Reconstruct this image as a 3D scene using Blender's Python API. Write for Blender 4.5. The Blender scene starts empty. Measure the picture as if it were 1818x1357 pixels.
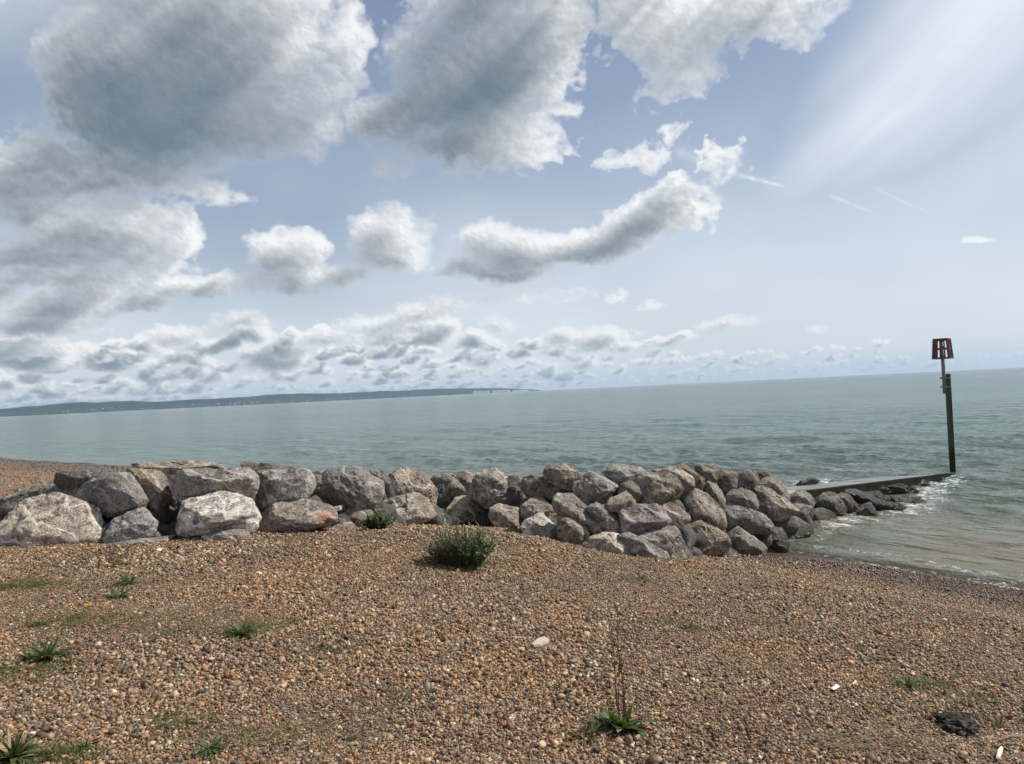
import bpy, bmesh, math, random
import numpy as np
from mathutils import Vector, Matrix, Euler

scene = bpy.context.scene
col = scene.collection
# ---------------------------------------------------------------- camera geometry (a phone held 3.3 m above the sea, tilted 2.8 degrees)
CAM_Z = 3.3
F_PX = 1366.0
ROLL = math.radians(2.77); PITCH = math.radians(.735)
_X = np.array([1.0, 0, 0]); _fw = np.array([0, math.cos(PITCH), math.sin(PITCH)]); _up0 = np.array([0, -math.sin(PITCH), math.cos(PITCH)])
CAM_R = math.cos(ROLL) * _X - math.sin(ROLL) * _up0
CAM_U = math.sin(ROLL) * _X + math.cos(ROLL) * _up0
CAM_F = _fw
def px_dir(px, py):
    return CAM_R * ((px - 909) / F_PX) + CAM_U * ((678.5 - py) / F_PX) + CAM_F
# ---------------------------------------------------------------- cloud map (pure arithmetic, azimuth / elevation in degrees)
def _lat(seed, n=256):
    return np.random.RandomState(seed).rand(n, n).astype(np.float32)
_LAT = [_lat(900 + i) for i in range(10)]

def vnoise(x, y, k):
    L = _LAT[k % 10]
    xi = np.floor(x).astype(np.int32); yi = np.floor(y).astype(np.int32)
    fx = (x - xi).astype(np.float32); fy = (y - yi).astype(np.float32)
    fx = fx * fx * fx * (fx * (fx * 6 - 15) + 10); fy = fy * fy * fy * (fy * (fy * 6 - 15) + 10)
    x0 = xi & 255; x1 = (xi + 1) & 255; y0 = yi & 255; y1 = (yi + 1) & 255
    a = L[y0, x0]; b = L[y0, x1]; c = L[y1, x0]; d = L[y1, x1]
    return (a + (b - a) * fx) * (1 - fy) + (c + (d - c) * fx) * fy

def fbm2(x, y, octs, k=0, gain=.5, billow=False):
    s = np.zeros(np.broadcast(x, y).shape, np.float32); a = 1.0; t = 0.0
    c, sn = math.cos(.6), math.sin(.6)
    for o in range(octs):
        n = vnoise(x, y, k + o)
        if billow:
            n = 1 - np.abs(2 * n - 1)
        s += a * n; t += a; a *= gain
        x, y = (c * x - sn * y) * 2.03 + 17.3, (sn * x + c * y) * 2.03 + 5.1
    return s / t

# cx, cy, rx, ry, weight: the cumulus heads seen from the beach, in pixels of a 1818 x 1357 view, turned into sky directions below
CLOUDS = [
 (60,335,150,30,.8),(120,500,150,22,.8),(40,620,120,20,.8),(250,468,110,22,.6),(20,440,80,36,.9),
 (225,150,135,135,1.3),(370,120,180,130,1.35),(500,70,88,105,1.0),(525,215,100,80,.9),(340,225,230,85,1.4),(190,225,95,70,1.2),
 (420,10,160,70,1.1),(280,-40,180,90,1.1),(250,300,140,40,.9),(590,150,40,60,.6),(110,180,40,60,.8),
 (50,290,130,36,.9),(150,330,130,32,.9),(30,250,50,26,.6),(190,425,165,42,1.2),(325,415,42,34,.8),(60,385,80,45,1.0),(70,465,150,24,.9),(250,375,90,28,.6),
 (380,340,90,26,.45),(0,345,60,30,.7),
 (700,190,80,75,1.0),(800,150,125,105,1.3),(900,120,130,110,1.25),(960,60,80,95,1.0),(860,5,130,60,1.1),(820,255,125,62,1.2),(985,170,50,70,.6),(900,270,110,40,.6),
 (605,65,48,52,.7),(685,300,42,36,.5),(1010,60,40,60,.45),(650,190,36,26,.6),(960,250,70,40,.4),
 (1320,0,280,52,.8),(1160,75,75,70,.5),(1310,60,170,55,.62),(1200,145,80,45,.34),(1140,-10,70,36,.8),(1420,40,110,40,.4),
 (505,450,62,54,1.1),(520,500,78,36,1.2),(605,492,52,22,1.0),(680,415,66,50,1.0),(695,458,72,34,1.05),(755,415,36,30,.35),(545,430,30,30,.8),
 (870,435,66,36,1.1),(940,450,110,38,1.25),(1040,440,110,36,1.2),(1130,405,86,40,1.1),(1200,365,52,50,1.0),(1238,380,22,46,.8),(830,480,60,22,1.1),(1215,325,36,24,.7),(890,485,110,18,1.0),
 (1205,230,26,24,.5),(1290,285,24,30,.6),(1298,318,16,24,.55),(1282,262,28,14,.55),(1250,350,40,20,.3),(1140,280,60,24,.25),
 (330,515,110,26,1.1),(405,508,40,28,1.0),(255,540,56,18,1.0),(150,525,60,32,.9),(100,552,115,28,1.1),(55,582,130,20,1.0),(10,520,40,24,.8),
 (430,575,52,22,.9),(310,598,60,22,.9),(660,575,60,22,.8),(740,562,50,24,.8),(580,600,50,18,.8),(890,575,40,20,.8),(1060,600,66,24,.85),(1000,600,36,22,.8),
 (1298,577,56,13,.5),(1450,581,20,10,.4),(1718,427,20,8,.45),(1160,547,26,11,.3),(1105,525,26,14,.35),(800,545,60,22,.5),(950,530,90,16,.3),(690,600,50,16,.8),
]

def cloud_map(az, el, blobs, seedrand=7, detail=9):
    """cloud radiance (rgb) and cover for a regular grid of directions (el from low to high in rows)"""
    dpa = az[0, 1] - az[0, 0]; dpe = el[1, 0] - el[0, 0]
    # turbulence bends the outlines of the cloud heads
    sc = np.clip(.07 + el / 13.0, .07, 1.6)
    wx = (fbm2(az * .30, el * .36, 5, 1) - .5) * 3.4 + (fbm2(az * 1.1 + 9, el * 1.3, 4, 3) - .5) * 1.4
    wy = (fbm2(az * .30 + 40, el * .36 + 11, 5, 2) - .5) * 2.6 + (fbm2(az * 1.1 + 31, el * 1.3 + 7, 4, 4) - .5) * 1.1
    ax = az + wx * sc; ey = el + wy * sc * .8
    F = np.full(az.shape, -3.0, np.float32); W = np.zeros(az.shape, np.float32)
    nrows, ncols = az.shape
    for (ca, ce, ra, re, w) in blobs:
        m = 2.6
        c0 = int((ca - ra * m - 3 - az[0, 0]) / dpa); c1 = int((ca + ra * m + 3 - az[0, 0]) / dpa) + 1
        r0 = int((ce - re * m - 2 - el[0, 0]) / dpe); r1 = int((ce + re * m + 2 - el[0, 0]) / dpe) + 1
        c0 = max(c0, 0); r0 = max(r0, 0); c1 = min(c1, ncols); r1 = min(r1, nrows)
        if c0 >= c1 or r0 >= r1:
            continue
        X = (ax[r0:r1, c0:c1] - ca) / ra; Y = (ey[r0:r1, c0:c1] - ce) / re
        Y = np.where(Y < 0, Y * 1.25, Y)                       # flatter bases
        f = (1 - np.sqrt(X * X + Y * Y)) 
        f = np.where(f > 0, f * w, f * 1.3)
        t = F[r0:r1, c0:c1]
        F[r0:r1, c0:c1] = np.maximum(t, f) + .18 * np.maximum(0, np.minimum(t, f) + .25)
    # far clouds are smaller: blend noise of three grain sizes by elevation
    lev = np.clip(np.log2(np.clip(15.0 / np.clip(el, .8, 30), 1, 8)), 0, 2.99)
    det = np.zeros(az.shape, np.float32); det2 = np.zeros(az.shape, np.float32); low = np.zeros(az.shape, np.float32); puffs = np.zeros(az.shape, np.float32)
    for i in range(4):
        wgt = np.clip(1 - np.abs(lev - i), 0, 1)
        rows = np.nonzero(wgt[:, 0] > 0)[0]
        if not len(rows): continue
        r0, r1 = rows[0], rows[-1] + 1
        g = 2.0 ** i; ww = wgt[r0:r1]; A_, E_ = ax[r0:r1] * .35 + az[r0:r1] * .65, ey[r0:r1] * .35 + el[r0:r1] * .65
        det[r0:r1] += ww * fbm2(A_ * .42 * g, E_ * .58 * g, detail - i, 5, .54, True)
        puffs[r0:r1] -= ww * fbm2(A_ * .42 * g, E_ * .58 * g, 3, 5, .5, True)
        det2[r0:r1] += ww * fbm2(A_ * 1.3 * g + 70, E_ * 1.6 * g, 6, 2, .6)
        low[r0:r1] += ww * fbm2(A_ * .13 * g + 33, E_ * .2 * g + 12, 4, 6, .5)
    soft = np.clip(fbm2(az * .11 + 5, el * .16 + 9, 3, 7) * 2.2 - .6, 0, 1)      # some margins are ragged, some melt away
    T = F * 1.35 + (det - .62) * (1.0 - .25 * soft) + (det2 - .5) * (.40 - .2 * soft) + (low - .5) * .55
    T = np.clip(T + .03, 0, 2.4)
    A = 1 - np.exp(-(T * (3.7 - 2.5 * soft)) ** (1.12 + .35 * soft))
    # light comes from the upper right: optical depth towards the sun, over a length that grows with the cloud's nearness
    scale = np.clip(.16 + el / 13.0, .16, 1.35)
    S = np.zeros(az.shape, np.float32)
    Tp = T + (det2 - .5) * .5 * np.clip(T * 2, 0, 1)
    steps = (.2, .5, 1.0, 1.7, 2.6, 3.8, 5.4, 7.4); prev = 0.0
    for st in steps:
        dc = int(round(st * .78 / dpa)); dr = int(round(st * .62 / dpe))
        sh = np.zeros_like(T)
        sh[:nrows - dr or None, :ncols - dc or None] = Tp[dr:, dc:]
        S += (st - prev) * sh * np.exp(-np.maximum(0, st - 2.2 * scale) / (2.0 * scale)); prev = st
    S = S / (1.15 * scale)
    S = S * (.65 + .7 * low)
    lit = np.exp(-.70 * S)
    gx = np.gradient(T, axis=1) / dpa; gy = np.gradient(T, axis=0) / dpe
    rel = np.clip(-(gx * .78 + gy * .62) * .060 * scale, -.22, .28)
    hx = np.gradient(puffs, axis=1) / dpa; hy = np.gradient(puffs, axis=0) / dpe
    puff = np.clip(-(hx * .78 + hy * .62) * .55 * scale, -.28, .32) * np.clip(T * 2.5, 0, 1)
    rel = rel + puff * (.25 + .5 * np.clip(lit, 0, 1))
    lit = np.clip(lit * 1.36 - .03 + rel * (.12 + 1.1 * np.clip(lit, 0, 1)), 0, 1.1)
    deep = np.clip(T / 1.6, 0, 1)
    edge = np.exp(-T * 2.2)
    dark = np.array([.155, .212, .262], np.float32); pale = np.array([.40, .455, .50], np.float32); white = np.array([.965, .97, .97], np.float32)
    base = dark + (pale - dark) * np.clip(edge * .8 + (1 - deep) * .30 + (low - .5) * .8, 0, 1)[..., None]
    rgb = base + (white - base) * (np.clip(lit, 0, 1) ** .9)[..., None]
    # distance greys the low clouds
    hz = np.exp(-np.clip(el, 0, 90) / 2.2)[..., None] * .38
    rgb = rgb * (1 - hz) + np.array([.50, .57, .63], np.float32) * hz
    return rgb, A

def cirrus(az, el):
    """thin high veil: streaks fanning up to the right, and three vapour trails"""
    v = np.zeros(az.shape, np.float32)
    # main streak band
    a0, e0 = 13.0, 9.0; a1, e1 = 36.0, 25.0
    L = math.hypot(a1 - a0, e1 - e0); ux, uy = (a1 - a0) / L, (e1 - e0) / L
    t = (az - a0) * ux + (el - e0) * uy; n = -(az - a0) * uy + (el - e0) * ux
    st = fbm2(t * .10 + 3, n * .7, 6, 3, .5); st2 = fbm2(t * .2, n * .35 + 20, 4, 6)
    soft0 = fbm2(az * .09 + 18, el * .16, 5, 8)
    wid = 1.2 + .24 * np.clip(t, 0, 60)
    band = np.exp(-np.abs((n + .6 + .02 * t) / wid) ** 1.7) * np.clip(t / 18 + .12, 0, 1) * np.clip((75 - t) / 20, 0, 1)
    v = np.maximum(v, band * (.46 + .42 * st * (.4 + .8 * st2)))
    band2 = np.exp(-((n - 5.5) / 3.0) ** 2) * np.clip((t - 12) / 12, 0, 1) * np.clip((75 - t) / 20, 0, 1)
    v = np.maximum(v, band2 * np.clip(st * 1.2 - .2, 0, 1) * .4)
    pool = np.exp(-((t - 24) / 11) ** 2 - ((n + .6) / 3.6) ** 2)
    v = 1 - (1 - v) * (1 - .62 * pool * (.75 + .5 * (soft0 - .5)))
    low = np.exp(-((n + 7 + .1 * t) / 5.5) ** 2) * np.clip((t + 8) / 16, 0, 1) * np.clip((75 - t) / 20, 0, 1)
    v = np.maximum(v, low * (.25 + .2 * st2))
    glow = np.exp(-((az - 42) / 17) ** 2 - ((el - 24) / 13) ** 2)
    v = 1 - (1 - v) * (1 - .40 * glow * (.7 + .5 * soft0))
    left = np.exp(-((az + 33) / 9) ** 2 - ((el - 25) / 5) ** 2)
    v = np.maximum(v, left * (.35 + .5 * fbm2(az * .1 + 2, el * .3, 4, 1)))
    soft = fbm2(az * .06 + 8, el * .1, 4, 8)
    v = np.maximum(v, np.clip(soft * .62 + .02, 0, .5) * np.clip(1.1 - el / 40, 0.1, 1))
    return np.clip(v, 0, 1)

def trail(az, el, p, q, w, k):
    L = math.hypot(q[0] - p[0], q[1] - p[1]); ux, uy = (q[0] - p[0]) / L, (q[1] - p[1]) / L
    t = ((az - p[0]) * ux + (el - p[1]) * uy) / L; n = -(az - p[0]) * uy + (el - p[1]) * ux
    n = n + (vnoise(t * 9, t * 0 + 3, k) - .5) * w * .5
    return np.exp(-(n / (w * (1.3 - .8 * np.clip(t, 0, 1)))) ** 2) * np.clip(t * 6, 0, 1) * np.clip((1 - t) * 8, 0, 1) * (.55 + .6 * vnoise(t * 14, t * 0, k + 2))

def px_azel(px, py):
    d = px_dir(px, py)
    return math.degrees(math.atan2(d[0], d[1])), math.degrees(math.asin(d[2] / math.sqrt(d[0]**2 + d[1]**2 + d[2]**2)))

def all_blobs():
    out = []
    for (cx, cy, rx, ry, w) in CLOUDS:
        a, e = px_azel(cx, cy); c = math.cos(math.radians(a))
        out.append((a, e, rx / 23.84 * c * c * 1.13, ry / 23.84 * c * 1.13, w * 1.08))
    r = random.Random(21)
    # the rest of the sky, outside this view
    for k in range(420):
        a = r.uniform(-180, 180); e = 3 + 75 * r.random() ** 1.4
        if -37 < a < 36 and e < 31: continue
        if 28 < a < 85 and r.random() < .75: continue
        s = (1.2 + e * .10) * r.uniform(.6, 1.5)
        for j in range(4):
            out.append((a + r.uniform(-1.6, 1.6) * s / max(.3, math.cos(math.radians(e))), e + r.uniform(-.4, .5) * s, s * r.uniform(.8, 1.5) / max(.3, math.cos(math.radians(e))), s * r.uniform(.5, .9), r.uniform(.7, 1.2)))
    return out

def deck_blobs(layer):
    """rows of small flat-based heads that shrink towards the horizon, nearer rows in front of farther ones"""
    r = random.Random(210 + layer); out = []; kept = []
    for k in range(2600):
        e = (.45, 1.5, 2.6, 3.9)[layer] + r.uniform(-.55, .75) * (.6, .8, 1.0, 1.1)[layer]
        if e < .25: continue
        a = -48 + 92 * r.random() ** 1.15
        lim = (60, 26, 13, -2)[layer]
        if a > lim or (a > 6 and r.random() < .8): continue
        s = (.26 + e * .25) * math.exp(r.gauss(0, .38)) * (1.0 if a < 6 else .6)
        if any((abs(a - p[0]) / (1.25 * (s + p[2]))) ** 2 + ((e - p[1]) / (.55 * (s + p[2]))) ** 2 < 1 for p in kept): continue
        kept.append((a, e, s)); w = r.uniform(1.0, 1.5) * (1.0 if a < 4 else .75)
        out.append((a, e, s * 1.6, s * .55, w))
        for j in range(4):
            out.append((a + r.uniform(-1.1, 1.1) * s, e + s * r.uniform(.15, .55), s * r.uniform(.4, .8), s * r.uniform(.35, .6), w))
    return out

def sky_image(a0, a1, e0, e1, w, h, detail=9):
    az, el = np.meshgrid(np.linspace(a0, a1, w, dtype=np.float32), np.linspace(e0, e1, h, dtype=np.float32))
    rgb, A = cloud_map(az, el, all_blobs(), detail=detail)
    top = int(np.searchsorted(el[:, 0], 8.5))
    for layer in (3, 2, 1, 0):                                    # farther decks lie behind nearer clouds
        r2, A2 = cloud_map(az[:top], el[:top], deck_blobs(layer), detail=detail)
        A1 = A[:top]; tot = A1 + A2 * (1 - A1)
        rgb[:top] = (rgb[:top] * A1[..., None] + r2 * (A2 * (1 - A1))[..., None]) / np.maximum(tot, 1e-4)[..., None]; A[:top] = tot
    v = cirrus(az, el)
    for (p, q, wd, s, k) in (((1312, 311), (1398, 332), .13, .62, 1), ((1468, 345), (1556, 380), .08, .36, 4), ((1545, 330), (1652, 380), .08, .27, 6), ((1190, 262), (1330, 318), .3, .3, 3)):
        v = 1 - (1 - v) * (1 - np.clip(trail(az, el, px_azel(*p), px_azel(*q), wd, k) * s, 0, 1))
    # pearly air along the horizon
    hz = np.exp(-(np.clip(el, 0, 90) / 15.0) ** 1.4) * .74
    v = 1 - (1 - v) * (1 - hz)
    vc = np.array([.63, .70, .765], np.float32) + np.clip((v - .42) * .6, 0, .26)[..., None]
    vc = vc * (1 - .16 * np.exp(-np.clip(el, 0, 90) / 3.0))[..., None]
    out = np.empty(az.shape + (4,), np.float32)
    cov = 1 - (1 - A) * (1 - v)
    out[..., :3] = (rgb * A[..., None] + vc * (v * (1 - A))[..., None]) / np.maximum(cov, 1e-4)[..., None]
    out[..., 3] = cov
    return out
# ---------------------------------------------------------------- camera, sky, sun, exposure
cam_d = bpy.data.cameras.new("camera"); cam = bpy.data.objects.new("camera", cam_d); col.objects.link(cam)
cam_d.sensor_width = 36.0; cam_d.lens = 36.0 * F_PX / 1818.0
cam_d.clip_start = .05; cam_d.clip_end = 90000.0
cam.matrix_world = Matrix(((CAM_R[0], CAM_U[0], -CAM_F[0], 0), (CAM_R[1], CAM_U[1], -CAM_F[1], 0), (CAM_R[2], CAM_U[2], -CAM_F[2], CAM_Z), (0, 0, 0, 1)))
scene.camera = cam

SUN_AZ, SUN_EL = 84.0, 49.0            # degrees to the right of the view, degrees above the horizon
SUN_STRENGTH, SKY_STRENGTH, CLOUD_STRENGTH, EXPOSURE = 5.0, .098, 1.0, 0.0
scene.view_settings.view_transform = 'Standard'; scene.view_settings.look = 'None'
scene.view_settings.exposure = EXPOSURE; scene.view_settings.gamma = 1.0; scene.view_settings.use_curve_mapping = False
scene.render.engine = 'CYCLES'
scene.cycles.max_bounces = 6; scene.cycles.diffuse_bounces = 3; scene.cycles.glossy_bounces = 3; scene.cycles.transparent_max_bounces = 8
scene.cycles.volume_bounces = 1
scene.cycles.sample_clamp_indirect = 6.0

sun_d = bpy.data.lights.new("sun", 'SUN'); sun = bpy.data.objects.new("sun", sun_d); col.objects.link(sun)
sun_d.energy = SUN_STRENGTH; sun_d.angle = math.radians(.55); sun_d.color = (1.0, .945, .86)
_a, _e = math.radians(SUN_AZ), math.radians(SUN_EL)
SUN_DIR = Vector((math.sin(_a) * math.cos(_e), math.cos(_a) * math.cos(_e), math.sin(_e)))
sun.rotation_euler = SUN_DIR.to_track_quat('Z', 'Y').to_euler()
sun.location = SUN_DIR * 60

def make_image(name, arr):
    h, w = arr.shape[:2]
    im = bpy.data.images.new(name, w, h, alpha=True, float_buffer=True)
    im.colorspace_settings.name = 'Non-Color'; im.alpha_mode = 'CHANNEL_PACKED'
    im.pixels.foreach_set(np.ascontiguousarray(arr, np.float32).ravel())
    im.update(); im.pack()
    return im

class NT:
    """a small node-tree writer"""
    def __init__(s, tree): s.t = tree; s.n = tree.nodes; s.l = tree.links
    def add(s, typ, ins=None, **props):
        n = s.n.new(typ)
        for k, v in props.items(): setattr(n, k, v)
        for k, v in (ins or {}).items():
            sock = n.inputs[k]
            if isinstance(v, bpy.types.NodeSocket): s.l.new(v, sock)
            elif v is not None: sock.default_value = v
        return n
    def math(s, op, a, b=None, c=None, clamp=False):
        n = s.add('ShaderNodeMath', operation=op, use_clamp=clamp)
        for i, v in enumerate((a, b, c)):
            if v is None: continue
            if isinstance(v, bpy.types.NodeSocket): s.l.new(v, n.inputs[i])
            else: n.inputs[i].default_value = v
        return n.outputs[0]
    def mixc(s, fac, a, b, mode='MIX'):
        n = s.add('ShaderNodeMix', data_type='RGBA', blend_type=mode, clamp_factor=True)
        for idx, v in ((0, fac), (6, a), (7, b)):
            if isinstance(v, bpy.types.NodeSocket): s.l.new(v, n.inputs[idx])
            elif idx == 0: n.inputs[0].default_value = v
            else: n.inputs[idx].default_value = (*v, 1.0) if len(v) == 3 else v
        return n.outputs[2]
    def maprange(s, v, a, b, c=0.0, d=1.0, smooth=False):
        n = s.add('ShaderNodeMapRange', {'Value': v, 'From Min': a, 'From Max': b, 'To Min': c, 'To Max': d}, interpolation_type='SMOOTHSTEP' if smooth else 'LINEAR')
        return n.outputs[0]
    def ramp(s, fac, stops, interp='LINEAR'):
        n = s.add('ShaderNodeValToRGB', {'Fac': fac}); r = n.color_ramp; r.interpolation = interp
        while len(r.elements) < len(stops): r.elements.new(.5)
        for e, (p, c) in zip(r.elements, stops): e.position = p; e.color = (*c, 1.0)
        return n.outputs[0]
    def noise(s, vec, scale, detail=4, rough=.55, dist=0.0, typ='FBM'):
        return s.add('ShaderNodeTexNoise', {'Vector': vec, 'Scale': scale, 'Detail': detail, 'Roughness': rough, 'Distortion': dist}, noise_type=typ).outputs[0]

world = bpy.data.worlds.new("World"); scene.world = world; world.use_nodes = True
w = NT(world.node_tree); w.n.clear()
sky = w.add('ShaderNodeTexSky', sky_type='NISHITA', sun_disc=False, sun_elevation=math.radians(SUN_EL), sun_rotation=math.radians(SUN_AZ), altitude=0.0, air_density=1.0, dust_density=1.6, ozone_density=3.0)
sky_c = w.mixc(1.0, sky.outputs[0], (.96, .95, 1.02), 'MULTIPLY')
gen = w.add('ShaderNodeTexCoord').outputs['Generated']
sep = w.add('ShaderNodeSeparateXYZ', {'Vector': gen})
azd = w.math('DEGREES', w.math('ARCTAN2', sep.outputs[0], sep.outputs[1]))
eld = w.math('DEGREES', w.math('ARCSINE', sep.outputs[2]))
def sky_layer(name, a0, a1, e0, e1, wd, ht, detail):
    im = make_image(name, sky_image(a0, a1, e0, e1, wd, ht, detail))
    u = w.maprange(azd, a0, a1, .5 / wd, 1 - .5 / wd); v = w.maprange(eld, e0, e1, .5 / ht, 1 - .5 / ht)
    uv = w.add('ShaderNodeCombineXYZ', {'X': u, 'Y': v}).outputs[0]
    return w.add('ShaderNodeTexImage', {'Vector': uv}, image=im, extension='EXTEND', interpolation='Cubic')
front = sky_layer("cloud_cover_ahead", -50, 50, -2, 48, 1800, 900, 9)
rest = sky_layer("cloud_cover_around", -180, 180, -2, 90, 900, 230, 6)
inside = w.math('MULTIPLY', w.maprange(w.math('ABSOLUTE', azd), 44.0, 49.5, 1, 0, True), w.maprange(eld, 40.0, 47.0, 1, 0, True))
c_col = w.mixc(inside, rest.outputs[0], front.outputs[0])
c_cov = w.math('ADD', w.math('MULTIPLY', front.outputs[1], inside), w.math('MULTIPLY', rest.outputs[1], w.math('SUBTRACT', 1.0, inside)))
bg1 = w.add('ShaderNodeBackground', {'Color': sky_c, 'Strength': SKY_STRENGTH})
bg2 = w.add('ShaderNodeBackground', {'Color': c_col, 'Strength': CLOUD_STRENGTH})
mixs = w.add('ShaderNodeMixShader', {0: c_cov, 1: bg1.outputs[0], 2: bg2.outputs[0]})
w.add('ShaderNodeOutputWorld', {'Surface': mixs.outputs[0]})
world.cycles.sampling_method = 'MANUAL'; world.cycles.sample_map_resolution = 1024

# ---------------------------------------------------------------- small helpers
def tag(o, label=None, cat=None, group=None, kind=None):
    if label: o['label'] = label
    if cat: o['category'] = cat
    if group: o['group'] = group
    if kind: o['kind'] = kind
    return o
def link(o, parent=None):
    col.objects.link(o)
    if parent is not None: o.parent = parent
    return o
def empty(name, loc):
    o = bpy.data.objects.new(name, None); o.location = loc; o.empty_display_size = .2
    return link(o)
def mesh_obj(name, verts, faces, mat=None, parent=None, smooth=False, loc=None):
    me = bpy.data.meshes.new(name); me.from_pydata([tuple(v) for v in verts], [], faces); me.update()
    if mat: me.materials.append(mat)
    if smooth: me.polygons.foreach_set('use_smooth', [True] * len(me.polygons))
    o = bpy.data.objects.new(name, me)
    if loc is not None: o.location = loc
    return link(o, parent)
def grid_mesh(name, X, Y, Z, mat):
    """one sheet from 2-D arrays of coordinates"""
    r, c = X.shape
    me = bpy.data.meshes.new(name)
    co = np.stack([X, Y, Z], -1).reshape(-1, 3).astype(np.float32)
    idx = np.arange(r * c).reshape(r, c)
    q = np.stack([idx[:-1, :-1], idx[:-1, 1:], idx[1:, 1:], idx[1:, :-1]], -1).reshape(-1, 4)
    me.vertices.add(len(co)); me.vertices.foreach_set('co', co.ravel())
    me.loops.add(q.size); me.loops.foreach_set('vertex_index', q.ravel().astype(np.int32))
    me.polygons.add(len(q)); me.polygons.foreach_set('loop_start', np.arange(0, q.size, 4, dtype=np.int32))
    me.polygons.foreach_set('use_smooth', np.ones(len(q), bool))
    me.update(calc_edges=True); me.validate()
    me.materials.append(mat)
    return link(bpy.data.objects.new(name, me))
def vattr(o, name, vals):
    a = o.data.attributes.new(name, 'FLOAT', 'POINT'); a.data.foreach_set('value', np.asarray(vals, np.float32).ravel())
def new_mat(name):
    m = bpy.data.materials.new(name); m.use_nodes = True; t = NT(m.node_tree); t.n.clear()
    return m, t
def finish(t, bsdf): t.add('ShaderNodeOutputMaterial', {'Surface': bsdf})
class MB:
    """collects vertices and faces of one mesh"""
    def __init__(s): s.v = []; s.f = []
    def face(s, pts):
        i = len(s.v); s.v += [tuple(p) for p in pts]; s.f.append(tuple(range(i, i + len(pts))))
    def box(s, c, size, M=None):
        i = len(s.v); M = M or Matrix.Identity(3)
        for z in (-.5, .5):
            for y in (-.5, .5):
                for x in (-.5, .5): s.v.append(tuple(Vector(c) + M @ Vector((x * size[0], y * size[1], z * size[2]))))
        s.f += [tuple(i + k for k in q) for q in ((0, 2, 3, 1), (4, 5, 7, 6), (0, 1, 5, 4), (2, 6, 7, 3), (0, 4, 6, 2), (1, 3, 7, 5))]
    def bar(s, a, b, w, h=None, up=(0, 0, 1)):
        a, b = Vector(a), Vector(b); d = (b - a); L = d.length; d.normalize(); u = Vector(up)
        x = d.cross(u)
        if x.length < 1e-4: x = d.cross(Vector((1, 0, 0)))
        x.normalize(); y = x.cross(d); M = Matrix((x, y, d)).transposed()
        s.box((a + b) / 2, (w, h or w, L), M)
    def tube(s, pts, rads, n=7):
        i0 = len(s.v); P = [Vector(p) for p in pts]
        for k, p in enumerate(P):
            d = (P[min(k + 1, len(P) - 1)] - P[max(k - 1, 0)]).normalized()
            x = d.cross(Vector((.31, .2, .93))).normalized(); y = d.cross(x)
            for j in range(n):
                a = 2 * math.pi * j / n; s.v.append(tuple(p + (x * math.cos(a) + y * math.sin(a)) * rads[k]))
        for k in range(len(P) - 1):
            for j in range(n):
                a, b = i0 + k * n + j, i0 + k * n + (j + 1) % n; s.f.append((a, b, b + n, a + n))
        s.f.append(tuple(i0 + j for j in range(n))[::-1]); s.f.append(tuple(i0 + (len(P) - 1) * n + j for j in range(n)))
    def build(s, name, mat, parent=None, smooth=False, loc=None): return mesh_obj(name, s.v, s.f, mat, parent, smooth, loc)
# ---------------------------------------------------------------- the beach
def shore_near(x, y): return (x - 5.2) * -.803 + (y - 14.4) * -.596        # metres inland of the water line, this side of the rocks
def shore_far(x, y): return (x + 21.0) * -.667 + (y - 43.0) * -.745        # and beyond them
_PN = np.array([(-60, -5), (-30, -3.4), (-10, -1.3), (-3, -.42), (0, 0), (1.5, .24), (3, .52), (5, .92), (7, 1.25), (9.5, 1.5), (12.8, 1.66), (20, 1.75), (90, 1.85)])
_PF = np.array([(-60, -5), (-30, -3.4), (-10, -1.3), (-3, -.42), (0, 0), (1.5, .2), (6, .55), (12, 1.0), (20, 1.35), (60, 1.7), (150, 1.8)])
def sstep(a, b, x):
    t = np.clip((x - a) / (b - a), 0, 1); return t * t * (3 - 2 * t)
def ground_z(x, y):
    x = np.asarray(x, float); y = np.asarray(y, float)
    sn = shore_near(x, y); sf = shore_far(x, y)
    zn = np.interp(sn, _PN[:, 0], _PN[:, 1])
    zn = zn + .26 * np.exp(-((x + .7) / 2.3) ** 2 - ((y - 9.9) / 1.5) ** 2)
    # the storm berm: a low step above the wet slope
    zn = zn + .07 * np.exp(-((sn - 5.2) / .9) ** 2) * sstep(1.0, 3.5, x)
    zf = np.interp(sf, _PF[:, 0], _PF[:, 1])
    tg = (x + 5.5) * -.43 + (y - 10.9) * .90                                  # metres beyond the line of boulders
    k = sstep(-.3, 2.6, tg)
    z = zn * (1 - k) + zf * k
    z = z + (fbm2(np.float32(x * .22 + 50), np.float32(y * .22 + 50), 3, 2) - .5) * .16 * sstep(.5, 5, np.minimum(sn, 9)) 
    z = z + (fbm2(np.float32(x * .9 + 20), np.float32(y * .9 + 80), 3, 4) - .5) * .06 * sstep(-.5, 2.5, sn)
    return z
def hit(px, py, zoff=0.0, sea=False):
    """the point of the beach (or sea) that shows at this pixel"""
    d = px_dir(px, py); t = np.concatenate([np.linspace(1.5, 30, 2000), np.linspace(30, 140, 1500)])
    P = d[None, :] * t[:, None]; z = P[:, 2] + CAM_Z
    g = ground_z(P[:, 0], P[:, 1]) + zoff
    if sea: g = np.maximum(g, 0)
    k = int(np.argmax(z < g))
    if not (z < g).any(): k = len(t) - 1
    return Vector((P[k, 0], P[k, 1], float(g[k])))
def at(px, py, depth):
    d = px_dir(px, py); return Vector((d[0] * depth / d[1], depth, CAM_Z + d[2] * depth / d[1]))

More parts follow.
